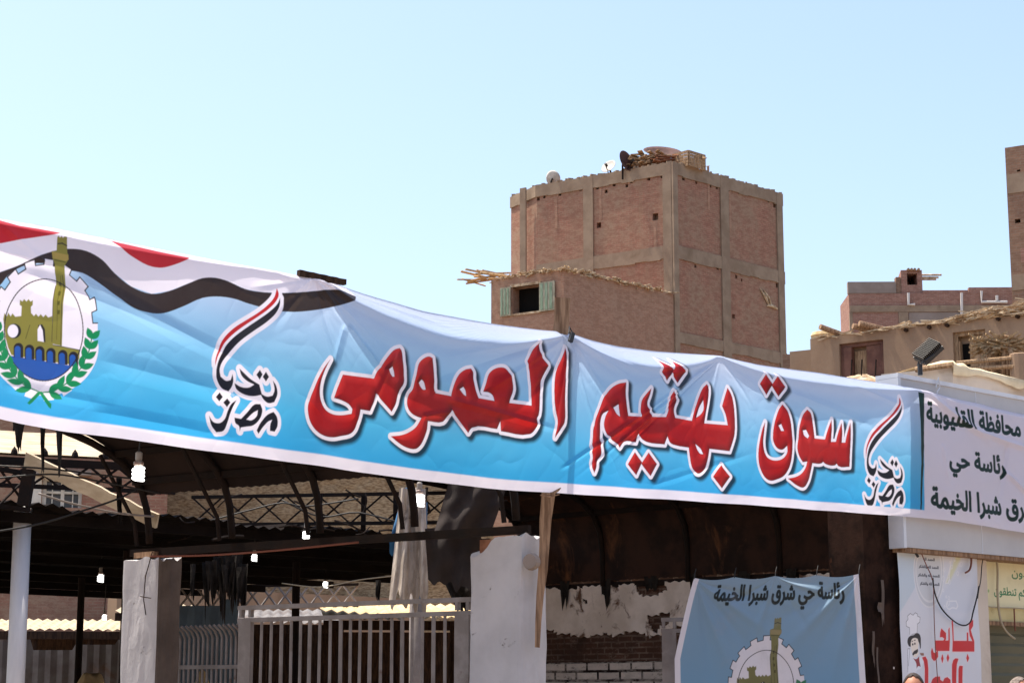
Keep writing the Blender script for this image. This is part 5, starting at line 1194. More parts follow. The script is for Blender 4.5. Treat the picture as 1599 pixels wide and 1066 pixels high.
def onface(pln, s0, s1, z0, z1, o, rnd=.05):
    nseg = max(2, int(max(s1 - s0, z1 - z0) / .5)); hor = (s1 - s0) > (z1 - z0)
    for k in range(nseg):
        if hor: a, b = s0 + (s1 - s0) * k / nseg, s0 + (s1 - s0) * (k + 1) / nseg; zz0, zz1 = z0 + rnd * (float(vnoise(a * 2.1, z0)) - .5) * 2, z1
        else: a, b = s0, s1; zz0, zz1 = z0 + (z1 - z0) * k / nseg, z0 + (z1 - z0) * (k + 1) / nseg
        q = [pln.pt(a, 0, o), pln.pt(b, 0, o), pln.pt(b, 0, -.02), pln.pt(a, 0, -.02)]
        fr.prism([tuple(x[:2]) for x in q], zz0, zz1)
def colz(pln, x0, x1, y, z0, z1, o): onface(pln, pln.sz(x0, y)[0], pln.sz(x1, y)[0], z0, z1, o)
zt_b = f1.sz(1042, 274)[1]; zm1 = f1.sz(1040, 384)[1]; zm0 = f1.sz(1040, 405)[1]; zl1 = f2.sz(1062, 519)[1]; zl0 = f2.sz(1062, 537)[1]
for z0, z1 in ((zt_b, zT - .004), (zm0, zm1), (zl0, zl1), (zl0 - 3.1, zl1 - 3.1), (zl0 - 6.2, zl1 - 6.2)):
    onface(f1, 0, L1, z0, z1, .05); onface(f2, 0, L2, z0, z1, .05)
onface(f0, 0, L0, zt_b, zT - .004, .05)
for x0, x1 in ((813, 822), (912, 927), (1036.5, 1050)): colz(f1, x0, x1, 350, 0, zT - .01, .06)
for x0, x1 in ((1050, 1057.5), (1124.5, 1137), (1212, 1221)): colz(f2, x0, x1, 350, 0, zT - .01, .06)
fr.build('concrete_frame', 'concrete', root)
# crust of old mortar along the roof edge
m = MB(); rg = random.Random(4)
for pln, L in ((f1, L1), (f2, L2), (f0, L0)):
    for k in range(int(L * 9)):
        s_ = rg.uniform(0, L); h_ = rg.uniform(.02, .09); m.box(pln.pt(s_, zT + h_ / 2 - .004, -rg.uniform(.02, .2)), rg.uniform(.05, .25), rg.uniform(.05, .2), h_, rz=rg.uniform(0, 3))
m.build('mortar_crust', 'concrete', root)['kind'] = 'stuff'
m = MB()
for x, y, x2, y2 in ((1400, 695, 1440, 770), (1440, 770, 1478, 785), (1415, 700, 1450, 765), (1430, 770, 1470, 775)):
    m.tube([f2.hit(700 + x * zx, 210 + y * zx, .04), f2.hit(700 + (x + x2) / 2 * zx + .8, 210 + (y + y2) / 2 * zx, .05), f2.hit(700 + x2 * zx, 210 + y2 * zx, .04)], [.02, .06, .03], 6)
m.build('mortar_patch', 'chips', root)
for x0, x1, y in ((678, 680, 280), (925, 930, 455), (480, 486, 320)):
    m = MB(); s_, z_ = f1.sz(700 + x0 * zx, 210 + y * zx); q = [f1.pt(s_, 0, .012), f1.pt(s_ + .12, 0, .012), f1.pt(s_ + .10, 0, .0), f1.pt(s_, 0, .0)]; m.prism([tuple(a[:2]) for a in q], z_ - .9, z_ + .3); m.build('mortar_streak', 'brick_wing', root)
for x0, y in ((1262, 300), (1165, 200)):
    m = MB(); s_, z_ = f2.sz(700 + x0 * zx, 210 + y * zx); q = [f2.pt(s_, 0, .012), f2.pt(s_ + .12, 0, .012), f2.pt(s_ + .10, 0, .0), f2.pt(s_, 0, .0)]; m.prism([tuple(a[:2]) for a in q], z_ - 1.2, z_ + .5); m.build('mortar_streak', 'brick_wing', root)

# its lower wing in front
zW = f2.sz(1050, 458)[1]
WC = hit_z(880, 421, zW); WLp = hit_z(767, 437, zW)
g1 = Plane(WLp, (WC - WLp)[:2]); g2 = Plane(WC, (TC - WC)[:2]); K1 = np.linalg.norm((WC - WLp)[:2]); K2 = np.linalg.norm((TC - WC)[:2])
root = thing('brick_wing', (WC[0], WC[1], 0), 'lower brick block with a green shuttered window joined to the tall tower', 'house')
wx0, wz1 = g1.sz(800, 449); wx1, _ = g1.sz(843, 447); wz0 = g1.sz(820, 488)[1]
m = MB(); m.wall(WLp, WC, 0, zW, [(wx0, wx1, wz0, wz1, .5)]); m.wall(WC, TC[:2] - (TC - WC)[:2] / K2 * .03, 0, zW)
bkw = WLp[:2] + (TC - WC)[:2] * .93; m.wall(bkw, WLp, 0, zW)
m.add([xyz(p, zW - .06) for p in (WLp, WC, TC, bkw)], [(0, 1, 2, 3)]); m.build('wall', 'brick_wing', root)
wf = MB()
for (a, b, c_, d_) in ((wx0 - .06, wx1 + .06, wz1, wz1 + .09), (wx0 - .06, wx1 + .06, wz0 - .07, wz0)):
    q = [g1.pt(a, 0, .05), g1.pt(b, 0, .05), g1.pt(b, 0, -.1), g1.pt(a, 0, -.1)]; wf.prism([tuple(x[:2]) for x in q], c_, d_)
win = wf.build('window_frame', 'chips', root)
q = [g1.pt(wx0, 0, -.44), g1.pt(wx1, 0, -.44), g1.pt(wx1, 0, -.48), g1.pt(wx0, 0, -.48)]; m = MB(); m.prism([tuple(x[:2]) for x in q], wz0, wz1); m.build('opening', 'room_shade', root)  # black panel across the recess, painted as the room's shade
for s_a, s_b, nm, mt in ((g1.sz(783, 470)[0], g1.sz(799, 470)[0], 'shutter', 'cream_shutter'), (g1.sz(844, 470)[0], g1.sz(868, 470)[0], 'shutter', 'cream_shutter')):
    ang = .35; m = MB(); q = [g1.pt(s_a, 0, .09), g1.pt(s_b, 0, .09), g1.pt(s_b, 0, .05), g1.pt(s_a, 0, .05)]; m.prism([tuple(x[:2]) for x in q], wz0 - .05, wz1 + .02); sh_ = m.build(nm, mt, root)
    m = MB(); w_ = (s_b - s_a); nst = 3
    for k in range(nst):
        a = s_a + w_ * (.08 + k * .30); b = a + w_ * .17; q = [g1.pt(a, 0, .105), g1.pt(b, 0, .105), g1.pt(b, 0, .092), g1.pt(a, 0, .092)]; m.prism([tuple(x[:2]) for x in q], wz0 + .0, wz1 - .03)
    m.build('slat_stripe', 'green_shutter', sh_)
# rubble along the wing's roof edge
m = MB(); rg = random.Random(8)
for k in range(520):
    right = rg.random() < .72
    if right: s_ = rg.uniform(0, K2 * .97); pln = g2; hmax = .05 + .16 * float(vnoise(s_ * 1.5, 3)) * (1 - s_ / K2 * .4)
    else: s_ = rg.uniform(.3, K1); pln = g1; hmax = .02 + .18 * float(vnoise(s_ * 1.4, 7))
    L_ = rg.choice((.12, .2, .35, .6)); h_ = rg.uniform(0, hmax)
    R = Matrix.Rotation(rg.uniform(0, 6.3), 3, 'Z') @ Matrix.Rotation(rg.uniform(-.4, .4), 3, 'Y')
    m.box(pln.pt(s_, zW + h_ * .8 - .03, -rg.uniform(-.06, .5)), L_, rg.uniform(.04, .11), rg.uniform(.02, .05), R=R)
tag(m.build('rubble', 'chips'), 'band of pale broken slats and rubble along the roof edge of the brick wing', 'rubble', kind='stuff')
def scatter_planks(n, cen, spread, lab, grp, seed, lmin, lmax, m_='wood', az=None, hmax=.6, wd=.10):
    rg = random.Random(seed); proto = None
    for k in range(n):
        a = rg.uniform(0, math.pi) if az is None else az + rg.uniform(-.35, .35); L_ = rg.uniform(lmin, lmax)
        if proto is None:
            m = MB(); m.box((0, 0, 0), 1.0, wd, .03); proto = m.build('scrap_plank', m_); o = proto; tag(o, lab, 'plank', grp)
        else: o = proto.copy(); COL.objects.link(o)
        o.location = (cen[0] + rg.uniform(-1, 1) * spread[0], cen[1] + rg.uniform(-1, 1) * spread[1], cen[2] + rg.random() ** 1.6 * hmax)
        o.rotation_euler = (rg.uniform(-.5, .5), rg.uniform(-.25, .25), a); o.scale = (L_, rg.uniform(.7, 1.3), rg.uniform(.8, 2))
scatter_planks(14, g1.pt(-.35, zW + .0, -.3), (.55, .4, 0), 'scrap plank jutting out over the left edge of the brick wing', 'planks jutting from the wing', 3, .8, 1.5, 'pine', .3, .35)
# things on the tower's roof
def on_roof(px, py, Y): return hit_y(px, py, Y)
def dish(c, r, aim, label, m_, arm=True, depth=.18):
    c = V3(c); ax = V3(aim).normalized(); root = thing('satellite_dish', c, label, 'satellite dish', 'satellite dishes on the tower roof')
    prof = [(0, 0), (r * .3, r * depth * .09), (r * .6, r * depth * .36), (r * .85, r * depth * .72), (r, r * depth), (r * 1.02, r * depth - .01), (r * .85, r * depth * .72 - .02), (r * .6, r * depth * .36 - .02), (0, -.03)]
    m = MB(); m.lathe(prof, c, ax, 26); m.build('reflector', m_, root, smooth=True)
    lnb = c + ax * r * 1.0 - V3((0, 0, r * .25))
    if arm:
        m = MB(); m.tube([c - V3((0, 0, r * .95)) + ax * r * depth, lnb], .02, 6); m.build('feed_arm', 'steel_dark', root)
        m = MB(); m.lathe([(0, 0), (.05, 0), (.05, .14), (0, .14)], lnb, -ax, 10); m.build('feed_horn', 'black', root)
    m = MB(); m.tube([c - ax * .03, c - ax * .12 - V3((0, 0, .1)), c - ax * .12 - V3((0, 0, c.z - (zT - .36)))], .035, 8); m.build('mast', 'steel_dark', root)
dish(hit_y(863, 279, 71.5), .31, (.5, .8, .35), 'pale upright dish alone near the left end of the tower roof', 'dish')
dish(hit_y(951, 261, 69.9), .30, (-.75, -1, .75), 'pale dish tilted skywards beside the rusty one', 'dish')
dish(hit_y(976, 252, 68.9), .40, (.9, -.75, .25), 'rusty brown dish beside the wood pile', 'dish_rust')
dish(hit_y(1034, 244, 70.2), .72, (.1, -.75, 1.3), 'wide dark dish lying behind the wood pile', 'dish_rust', False, .28)
scatter_planks(78, (hit_y(1018, 261, 69.2)), (.70, .35, 0), 'weathered scrap plank in the heap on the corner of the tower roof', 'wood heap on the tower roof', 5, .3, .8, 'wood', None, .46, .14)
scatter_planks(16, (hit_y(1044, 256, 68.8)), (.35, .25, 0), 'reddish offcut board stacked against the crate on the tower roof', 'offcuts by the crate', 9, .4, .9, 'brickpiece', .2, .3, .12)
ck = hit_y(1076, 266, 68.9); root = thing('wooden_crate', ck, 'slatted wooden crate on the near corner of the tower roof', 'crate')
cw, cdp, chh = .95, .8, .68
yaw = math.atan2(f2.d[1], f2.d[0]); Rz = Matrix.Rotation(yaw, 3, 'Z')
for k in range(5):
    for sy in (-1, 1):
        m = MB(); m.box(V3(ck) + Rz @ V3((0, sy * cdp / 2, .06 + k * .122)), cw, .025, .105, R=Rz); m.build('slat', 'wood', root)
    for sx in (-1, 1):
        m = MB(); m.box(V3(ck) + Rz @ V3((sx * (cw / 2 + .015), 0, .06 + k * .122)),   .025, cdp - .03, .105, R=Rz); m.build('slat', 'wood', root)
for sx in (-1, 1):
    for sy in (-1, 1):
        m = MB(); m.box(V3(ck) + Rz @ V3((sx * (cw / 2 - .05), sy * (cdp / 2 - .045), .30)), .07, .06, .62, R=Rz); m.build('corner_post', 'wood', root)
plank_thing('scrap_board', hit_y(1085, 244, 69), hit_y(1103, 247, 68.6), .14, .04, 'pointed board sticking out beyond the crate on the tower roof', 'board', 'wood', up=(0, 1, 0), taper=.2)
m = MB(); m.tube([hit_y(1092, 262, 69.5), hit_y(1108, 259, 69.5)], .015, 5); tag(m.build('thin_rod', 'chips'), 'thin pale rod on the tower roof right of the crate', 'rod')

# ------------------------------------------------------------------ mud-coloured house on the right
HC = hit_y(1265, 529, 45.0); zH = HC[2]; HR_ = hit_z(1680, 481, zH)
hp = Plane(HC, (HR_ - HC)[:2]); HL = np.linalg.norm((HR_ - HC)[:2])
root = thing('mud_house', (*(hp.pt(HL / 2, 0)[:2]), 0), 'mud coloured house with brown wooden windows and straw on its flat roof', 'house')
def rect(pln, x0, y0, x1, y1):
    xm = (x0 + x1) / 2; ym = (y0 + y1) / 2; return (pln.sz(x0, ym)[0], pln.sz(x1, ym)[0], pln.sz(xm, y1)[1], pln.sz(xm, y0)[1])
wa = rect(hp, 1311, 533, 1380, 590); wbx = rect(hp, 1489, 516, 1540, 592)
m = MB(); m.wall(HC, hp.pt(HL, 0), 0, zH, [(*wa, .25), (*wbx, .25)]); bkh = np.array([bdir[0], bdir[1]]) * 7
A_, B_ = HC[:2], hp.pt(HL, 0)[:2]; m.wall(A_ + bkh, A_, 0, zH); m.wall(B_, B_ + bkh, 0, zH); m.wall(B_ + bkh, A_ + bkh, 0, zH); m.add([xyz(p, zH) for p in (A_, B_, B_ + bkh, A_ + bkh)], [(0, 1, 2, 3)])
m.build('wall', 'mud', root)
def panel(pln, s0, s1, z0, z1, o0, o1, nm, mt, par):
    q = [pln.pt(s0, 0, o1), pln.pt(s1, 0, o1), pln.pt(s1, 0, o0), pln.pt(s0, 0, o0)]; m = MB(); m.prism([tuple(x[:2]) for x in q], z0, z1); return m.build(nm, mt, par)
for i, wn_ in enumerate((wa, wbx)):
    s0, s1, z0, z1 = wn_; w_ = s1 - s0
    f = MB()
    for a, b, c_, d_ in ((s0, s1, z1 - .09, z1 - .004), (s0, s0 + .09, z0 + .004, z1 - .092), (s1 - .09, s1, z0 + .004, z1 - .092)):
        q = [hp.pt(a, 0, -.08), hp.pt(b, 0, -.08), hp.pt(b, 0, -.24), hp.pt(a, 0, -.24)]; f.prism([tuple(x[:2]) for x in q], c_, d_)
    fo = f.build('window_frame', 'brownpaint' if i == 0 else 'wood', root)
    if i == 0:
        panel(hp, s0 + .10, s0 + w_ * .26, z0 + .02, z1 - .10, -.20, -.04, 'shutter', 'brownpaint', root); panel(hp, s1 - w_ * .42, s1 - .10, z0 + .02, z1 - .10, -.20, -.10, 'shutter', 'brownpaint', root)
        panel(hp, s0 + w_ * .27, s0 + w_ * .57, z0 + .02, z1 - .18, -.235, -.20, 'door_leaf', 'wood', root)
    else:
        panel(hp, s0 + w_ * .45, s1 - .10, z0 + .02, z1 - .10, -.22, -.12, 'shutter', 'wood', root)
        panel(hp, s0 + w_ * .18, s0 + w_ * .44, z0 + .02, z1 - .25, -.24, -.23, 'opening', 'room_shade', root); panel(hp, s0 + .10, s0 + w_ * .17, z0, z1 - .2, -.2, -.08, 'jamb_board', 'wood', root)  # black panel in the gap paints the shade of the inside
# straw, mats and poles on its roof
m = MB(); rg = random.Random(21)
for k in range(480):
    s_ = rg.uniform(.1, HL) if rg.random() < .5 else rg.gauss(4.8, 1.2); s_ = min(max(s_, .1), HL)
    hm = .02 + .24 * math.exp(-((s_ - 5.0) / 1.1) ** 2) + .08 * float(vnoise(s_ * 1.3, 2)); R = Matrix.Rotation(rg.uniform(-.5, .5) + math.atan2(hp.d[1], hp.d[0]), 3, 'Z') @ Matrix.Rotation(rg.uniform(-.25, .25), 3, 'Y')
    m.box(hp.pt(s_, zH + rg.random() * hm, -rg.uniform(-.14, .8)), rg.uniform(.2, .9), .03, .025, R=R)
tag(m.build('roof_straw', 'chips'), 'loose dry straw and reeds covering the roof edge of the mud house', 'straw', kind='stuff')
for k, (x0, y0, x1, y1) in enumerate(((1289, 513, 1316, 523), (1340, 512, 1372, 517), (1350, 508, 1384, 514))):
    a = hp.hit(x0, y0, .3); b = hp.hit(x1, y1, -.3); m = MB(); m.tube([a, b], .07, 8); tag(m.build('roof_log', 'plank'), ['thick log jutting from the left end of the mud house roof', 'short log end under the straw of the mud house', 'log lying on the straw of the mud house'][k], 'log', 'logs on the mud house roof')
for k, px in enumerate((1416, 1452, 1480, 1560, 1590)):
    a = hp.hit(px, 516 - (px - 1416) * .12, .10); m = MB(); m.tube([a, hp.hit(px, 514 - (px - 1416) * .12, -.5)], .045, 8); tag(m.build('beam_end', 'wood_dark'), 'dark beam end poking out under the roof straw of the mud house', 'beam end', 'beam ends of the mud house')
m = MB(); m.lathe([(0, 0), (.28, 0), (.3, .06), (.26, .14), (0, .16)], hp.hit(1274, 524, -.4), n=14); tag(m.build('basin', 'creamcloth'), 'pale upturned basin on the left corner of the mud house roof', 'basin')
# shelter of poles and straw mats on the terrace before the second window
tp = lambda x, y, Y=41.2: hit_y(x, y, Y)
root = thing('reed_shelter', tp(1560, 600), 'small pole shelter topped with reeds below the right window of the mud house', 'shelter')
for x, x2 in ((1543, 1545), (1574, 1574), (1566, 1568)):
    m = MB(); m.tube([tp(x, 612), tp(x2, 536)], .05, 7); m.build('pole', 'wood', root)
for a, b in (((1494, 567), (1590, 558)), ((1500, 576), (1585, 572)), ((1574, 540), (1590, 575))):
    m = MB(); m.tube([tp(*a), tp(*b, 40.8)], .05, 7); m.build('rail', 'wood', root)
m = MB(); rg = random.Random(31)
for k in range(130):
    x = rg.uniform(1537, 1584); y = 538 - 8 * rg.random() * math.sin((x - 1534) / 52 * math.pi) + rg.uniform(-2, 6); c = tp(x, y); m.box(c, rg.uniform(.3, .9), .04, .04, R=Matrix.Rotation(rg.uniform(-.7, .7), 3, 'Y') @ Matrix.Rotation(rg.uniform(-.5, .5), 3, 'Z'))
m.build('reed_roof', 'straw', root)
m = MB(); m.tube([tp(1558, 536), tp(1570, 525), tp(1578, 528), tp(1588, 548)], .045, 6); m.build('bent_reed', 'wood', root)
c = [tp(1546, 545, 41.3), tp(1574, 542, 41.3), tp(1574, 600, 41.3), tp(1546, 600, 41.3)]
cloth_grid(c, 12, 12, lambda u, v: .05 * math.sin(u * 9), .2, 3).build('reed_screen', 'wood', root)
m = MB(); q = tp(1592, 554, 40.9); m.lathe([(.22, -1.6), (.22, 0), (.2, .02), (0, .03)], q, n=16); tag(m.build('clay_pipe', 'mud'), 'short round mud pillar at the right edge below the mud house', 'pillar')
# low wall left of it and sand heap before it
m = MB(); a = hit_y(1233, 549, 46.0); b = np.array([*(a[:2] - LD * .75), a[2]]); m.wall(a, b, 0, a[2]); q = np.array([.3, .5]); m.wall(b, b[:2] + q, 0, a[2]); m.add([xyz(p, a[2]) for p in (a, b, b[:2] + q, a[:2] + q)], [(0, 1, 2, 3)]); m.wall(a[:2] + q, a, 0, a[2])
tag(m.build('low_wall', 'mud'), 'low mud wall stepping down at the left of the mud house', 'wall')
m = MB(); a = hit_y(1222, 553, 52.0); b = hit_z(1236, 553, a[2]); m.wall(a, b, 0, a[2]); m.wall(b, b[:2] + q * 6, 0, a[2]); m.wall(a[:2] + q * 6, a, 0, a[2]); m.add([xyz(p, a[2]) for p in (a, b, b[:2] + q * 6, a[:2] + q * 6)], [(0, 1, 2, 3)])
tag(m.build('chimney_stack', 'brick_dark'), 'narrow brick stack between the tower and the low mud wall', 'stack')
# pale parapet block behind the fascia, with a cream canvas over its edge
KP = hit_y(1487, 572, 25.0); zK = KP[2]; KL = hit_z(1376, 583, zK); KR = hit_z(1700, 616, zK)
root = thing('pale_parapet', (KP[0], KP[1], 0), 'pale plastered upper wall rising behind the grey fascia', 'wall')
m = MB(); m.wall(KL, KP, 4.0, zK - .01); m.wall(KP, KR, 4.0, zK - .01); bq = KR[:2] + LD * 3.5; bl_ = KL[:2] + bdir * 3; m.wall(KR, bq, 4.0, zK - .01); m.wall(bl_, KL, 4.0, zK - .01)
m.add([xyz(p, zK - .02) for p in (KL, KP, KR, bq, bl_)], [(0, 1, 2, 3, 4)]); m.build('wall', 'lightplaster', root)
m = MB(); m.wall(KL, KP, 0, 3.99); m.wall(KP, KR, 0, 3.99); m.build('base', 'lightplaster', root)
m = MB(); m.tube([hit_y(1430, 577, 25.2), hit_y(1488, 569, 24.9)], .04, 7); tag(m.build('wooden_pole', 'wood'), 'thin wooden pole lying along the top of the pale parapet', 'pole')
kp = Plane(KP, (KR - KP)[:2]); ns = 70; vs = []; KRL = np.linalg.norm((KR - KP)[:2])
for i in range(ns + 1):
    t = i / ns; s_ = -.06 + t * (KRL + .02); hh = .01 + .07 * math.exp(-((s_ - .22) / .10) ** 2) + .075 * math.exp(-((s_ + .0) / .06) ** 2) + .03 * math.exp(-((s_ - .6) / .2) ** 2) + .03 * float(vnoise(s_ * 3, 5))
    for j, (o, dz_) in enumerate(((.05, -.05 - .10 * float(vnoise(s_ * 4, 8))), (.06, .0), (.02, hh * .8), (-.15, hh), (-.5, .06), (-.9, .01))): vs.append(tuple(kp.pt(s_, zK + dz_, o)))
m = MB().add(vs, [(i * 6 + j, (i + 1) * 6 + j, (i + 1) * 6 + j + 1, i * 6 + j + 1) for i in range(ns) for j in range(5)])
tag(m.build('canvas_sheet', 'canvas', smooth=True), 'crumpled cream canvas draped along the top of the pale parapet', 'canvas')
SH0 = hit_y(1302, 588, 30); SH1 = hit_y(1412, 588, 30); m = MB(); n = 40; vs = []
for i in range(n + 1):
    for j in range(n + 1):
        u_, v_ = i / n, j / n; r_ = math.sin(u_ * math.pi) * math.sin(v_ * math.pi)
        vs.append((SH0[0] + (SH1[0] - SH0[0]) * u_, SH0[1] + 1.6 * v_, SH0[2] - .15 + (.30 * r_ + .12 * r_ * (float(fbm(u_ * 7, v_ * 7, 4)) - .4))))
m.add(vs, [(i * (n + 1) + j, (i + 1) * (n + 1) + j, (i + 1) * (n + 1) + j + 1, i * (n + 1) + j + 1) for i in range(n) for j in range(n)])
tag(m.build('sand_heap', 'chips'), 'low heap of sand and gravel behind the banner near the left brown window', 'sand heap', kind='stuff')
m = MB(); q0 = SH0[:2] + np.array([-1.2, -.3]); q1 = SH1[:2] + np.array([.6, -.3]); m.prism([tuple(q0), tuple(q1), tuple(q1 + np.array([0, 3.0])), tuple(q0 + np.array([0, 3.0]))], 0, SH0[2] - .16)
tag(m.build('flat_roofed_store', 'mud'), 'plain flat roofed store carrying the sand heap, mostly behind the banner', 'store')
for k, x in enumerate((1329, 1345, 1367)):
    a = hit_y(x, 586, 30.4); m = MB(); m.tube([a, a + np.array([.02, 0, .26])], .012, 5); tag(m.build('iron_rod', 'steel_dark'), 'thin iron rod standing in the sand heap', 'rod', 'rods in the sand heap')

# ------------------------------------------------------------------ far red brick block and the tall block at the right edge
YR = 92.0; rp = Plane(hit_y(1326, 500, YR), (1.0, -.02)); R_ = lambda x, y: rp.sz(x, y)
root = thing('red_brick_block', (*rp.pt(4, 0)[:2], 0), 'far red brick block with grey beams and a roof hut', 'apartment block')
s0 = R_(1326, 480)[0]; s1 = R_(1600, 480)[0]; z_pg = R_(1360, 458)[1]; z_b1 = R_(1400, 476)[1]; z_b0 = R_(1400, 488)[1]
sl = R_(1312, 480)[0]
r2 = rect(rp, 1491, 489, 1499, 496); wn2 = [(r2[0] - s0, r2[1] - s0, r2[2], r2[3], .4)]
m = MB(); m.wall(rp.pt(s0, 0), rp.pt(s1, 0), 0, z_pg, wn2); lft = hit_y(1312, 480, YR + 3.0)[:2]; m.wall(lft, rp.pt(s0, 0), 0, z_pg)
bk0 = rp.pt(s0, 0)[:2] + np.array([1.5, 9]); bk1 = rp.pt(s1, 0)[:2] + np.array([0, 9]); m.wall(rp.pt(s1, 0), bk1, 0, z_pg); m.wall(bk1, lft, 0, z_pg); m.add([xyz(p, z_pg - .02) for p in (rp.pt(s0, 0), rp.pt(s1, 0), bk1, lft)], [(0, 1, 2, 3)])
m.build('wall', 'brick_red', root)
def rbox(x0, y0, x1, y1, o0, o1, nm, mt):
    a = R_(x0, (y0 + y1) / 2)[0]; b = R_(x1, (y0 + y1) / 2)[0]; xm = (x0 + x1) / 2; return panel(rp, a, b, R_(xm, y1)[1], R_(xm, y0)[1], o0, o1, nm, mt, root)
m = MB(); rbox(1324, 440, 1399, 457.7, -.3, .03, 'parapet', 'greyplaster'); rbox(1327, 477, 1599, 487, -.1, .06, 'floor_beam', 'concrete')
rbox(1327, 488, 1332, 540, -.1, .05, 'column', 'concrete'); rbox(1404, 487.5, 1419, 540, -.1, .05, 'column', 'concrete'); rbox(1420, 487.5, 1599, 540, -.1, .025, 'render', 'greyplaster')
rbox(1441, 453, 1512, 458, -.3, .0, 'upper_wall', 'brick_red'); rbox(1513, 448.5, 1600, 458, -.3, .01, 'upper_wall', 'brick_red')
# roof hut with an opening
ha, hz1 = R_(1407, 421); hb, _ = R_(1440, 421); ho = rect(rp, 1417, 426, 1433, 444)
m = MB(); m.wall(rp.pt(ha, 0, -.1), rp.pt(hb, 0, -.1), z_pg, hz1, [(ho[0] - ha, ho[1] - ha, ho[2], ho[3], 2.0)]); q0 = rp.pt(ha, 0, -.1)[:2]; q1 = rp.pt(hb, 0, -.1)[:2]; qb = np.array([.3, 2.5]); m.wall(q0 + qb, q0, z_pg, hz1); m.wall(q1, q1 + qb, z_pg, hz1); m.wall(q1 + qb, q0 + qb, z_pg, hz1); m.add([xyz(p, hz1) for p in (q0, q1, q1 + qb, q0 + qb)], [(0, 1, 2, 3)])
m.build('roof_hut', 'brick_red', root)
m = MB(); qh = [rp.pt(R_(1399.5, 440)[0], 0, -.05), rp.pt(ha - .01, 0, -.12), rp.pt(ha - .01, 0, -.5), rp.pt(R_(1399.5, 440)[0], 0, -.5)]; m.prism([tuple(x[:2]) for x in qh], z_pg, R_(1405, 432)[1]); m.build('stair_wall', 'brick_dark', root)
m = MB()
for y in (425, 429, 432): m.tube([rp.hit(1434, y, -.6), rp.hit(1474 - (y - 425) * 1.2, y, -.6)], .05, 6)
m.build('projecting_bar', 'chips', root)
m = MB()
for x in (1418, 1423, 1428, 1434): m.tube([rp.hit(x, 421, .1), rp.hit(x + 3, 418, -1.2)], .07, 6)
m.build('roof_joist', 'wood', root)
for pts_ in (((1418, 458), (1418, 476), (1428, 476)), ((1501, 458), (1501, 500)), ((1532, 455), (1532, 472), (1572, 472)), ((1556, 462), (1556, 470))):
    m = MB(); m.tube([rp.hit(x, y, .10) for x, y in pts_], .07, 7); m.build('drain_pipe', 'pipe', root)
EC = hit_y(1569, 231, 52.0); zE = EC[2]; ED = np.array([.85, -.525]); ED /= np.linalg.norm(ED); ep = Plane(EC, ED)
root = thing('tall_brick_block', (*ep.pt(3, 0)[:2], 0), 'tall brown brick block cut off by the right edge of the view', 'apartment block')
m = MB(); eh = [(ep.sz(1589, 345)[0] - .08, ep.sz(1589, 345)[0] + .08, ep.sz(1589, 345)[1] - .06, ep.sz(1589, 345)[1] + .06, .3), (ep.sz(1590.5, 267)[0] - .05, ep.sz(1590.5, 267)[0] + .05, ep.sz(1590, 268)[1], ep.sz(1590, 265)[1], .3)]
m.wall(EC, ep.pt(7, 0), 0, zE, eh); e2 = EC[:2] + np.array([4.5, 5.5]); m.wall(e2, EC, 0, zE); e3 = ep.pt(7, 0)[:2] + np.array([4.5, 5.5]); m.wall(ep.pt(7, 0), e3, 0, zE); m.wall(e3, e2, 0, zE); m.add([xyz(p, zE - .01) for p in (EC, ep.pt(7, 0), e3, e2)], [(0, 1, 2, 3)])
m.build('wall', 'brick_dark', root)
ys = ep.sz(1575, 273)[1]; panel(ep, .02, 7, ys - .55, ys, -.02, .03, 'floor_beam', 'concrete', root)
ys = ep.sz(1575, 430)[1]; panel(ep, .02, 7, ys - .45, ys, -.02, .03, 'floor_beam', 'concrete', root)
panel(ep, ep.sz(1594, 395)[0], 7, ep.sz(1594, 410)[1], ep.sz(1594, 388)[1], -.02, .015, 'brick_patch', 'brick_red', root)

# ------------------------------------------------------------------ houses seen under the banner
bp = Plane(hit_y(-30, 760, 47.0), (1, .25)); bs1 = bp.sz(262, 760)[0]; zt_ = 9.4
root = thing('brick_house', (*bp.pt(2, 0)[:2], 0), 'brick house with a white four pane window seen under the banner at the left', 'house')
w1 = rect(bp, 66, 744, 128, 792); 
m = MB(); m.wall(bp.pt(-3, 0), bp.pt(bs1, 0), 0, zt_, [(w1[0] + 3, w1[1] + 3, w1[2], w1[3], .3)]); e0 = bp.pt(-3, 0)[:2]; e1 = bp.pt(bs1, 0)[:2]; qb = np.array([-1.2, 5]); m.wall(e1, e1 + qb, 0, zt_); m.wall(e0 + qb, e0, 0, zt_); m.wall(e1 + qb, e0 + qb, 0, zt_); m.add([xyz(p, zt_ - .01) for p in (e0, e1, e1 + qb, e0 + qb)], [(0, 1, 2, 3)])
m.build('wall', 'brick', root)
s0, s1, z0, z1 = w1; wv = s1 - s0; fr2 = MB()
for a, b in ((s0, s0 + .10), (s0 + wv * .47, s0 + wv * .56), (s1 - .08, s1), (s0 + wv * .24, s0 + wv * .27), (s0 + wv * .76, s0 + wv * .79)): fr2.prism([tuple(bp.pt(x, 0, o)[:2]) for x, o in ((a, -.1), (b, -.1), (b, -.2), (a, -.2))], z0 + .002, z1 - .1)
fr2.prism([tuple(bp.pt(x, 0, o)[:2]) for x, o in ((s0, -.095), (s1, -.095), (s1, -.205), (s0, -.205))], z1 - .1, z1 - .003)
fr2.prism([tuple(bp.pt(x, 0, o)[:2]) for x, o in ((s0, -.12), (s1, -.12), (s1, -.19), (s0, -.19))], (z0 + z1) / 2 - .03, (z0 + z1) / 2 + .03)
wfo = fr2.build('window_frame', 'whiteframe', root); panel(bp, s0, s1, z0 + .01, z1 - .01, -.26, -.22, 'pane', 'pane', wfo)
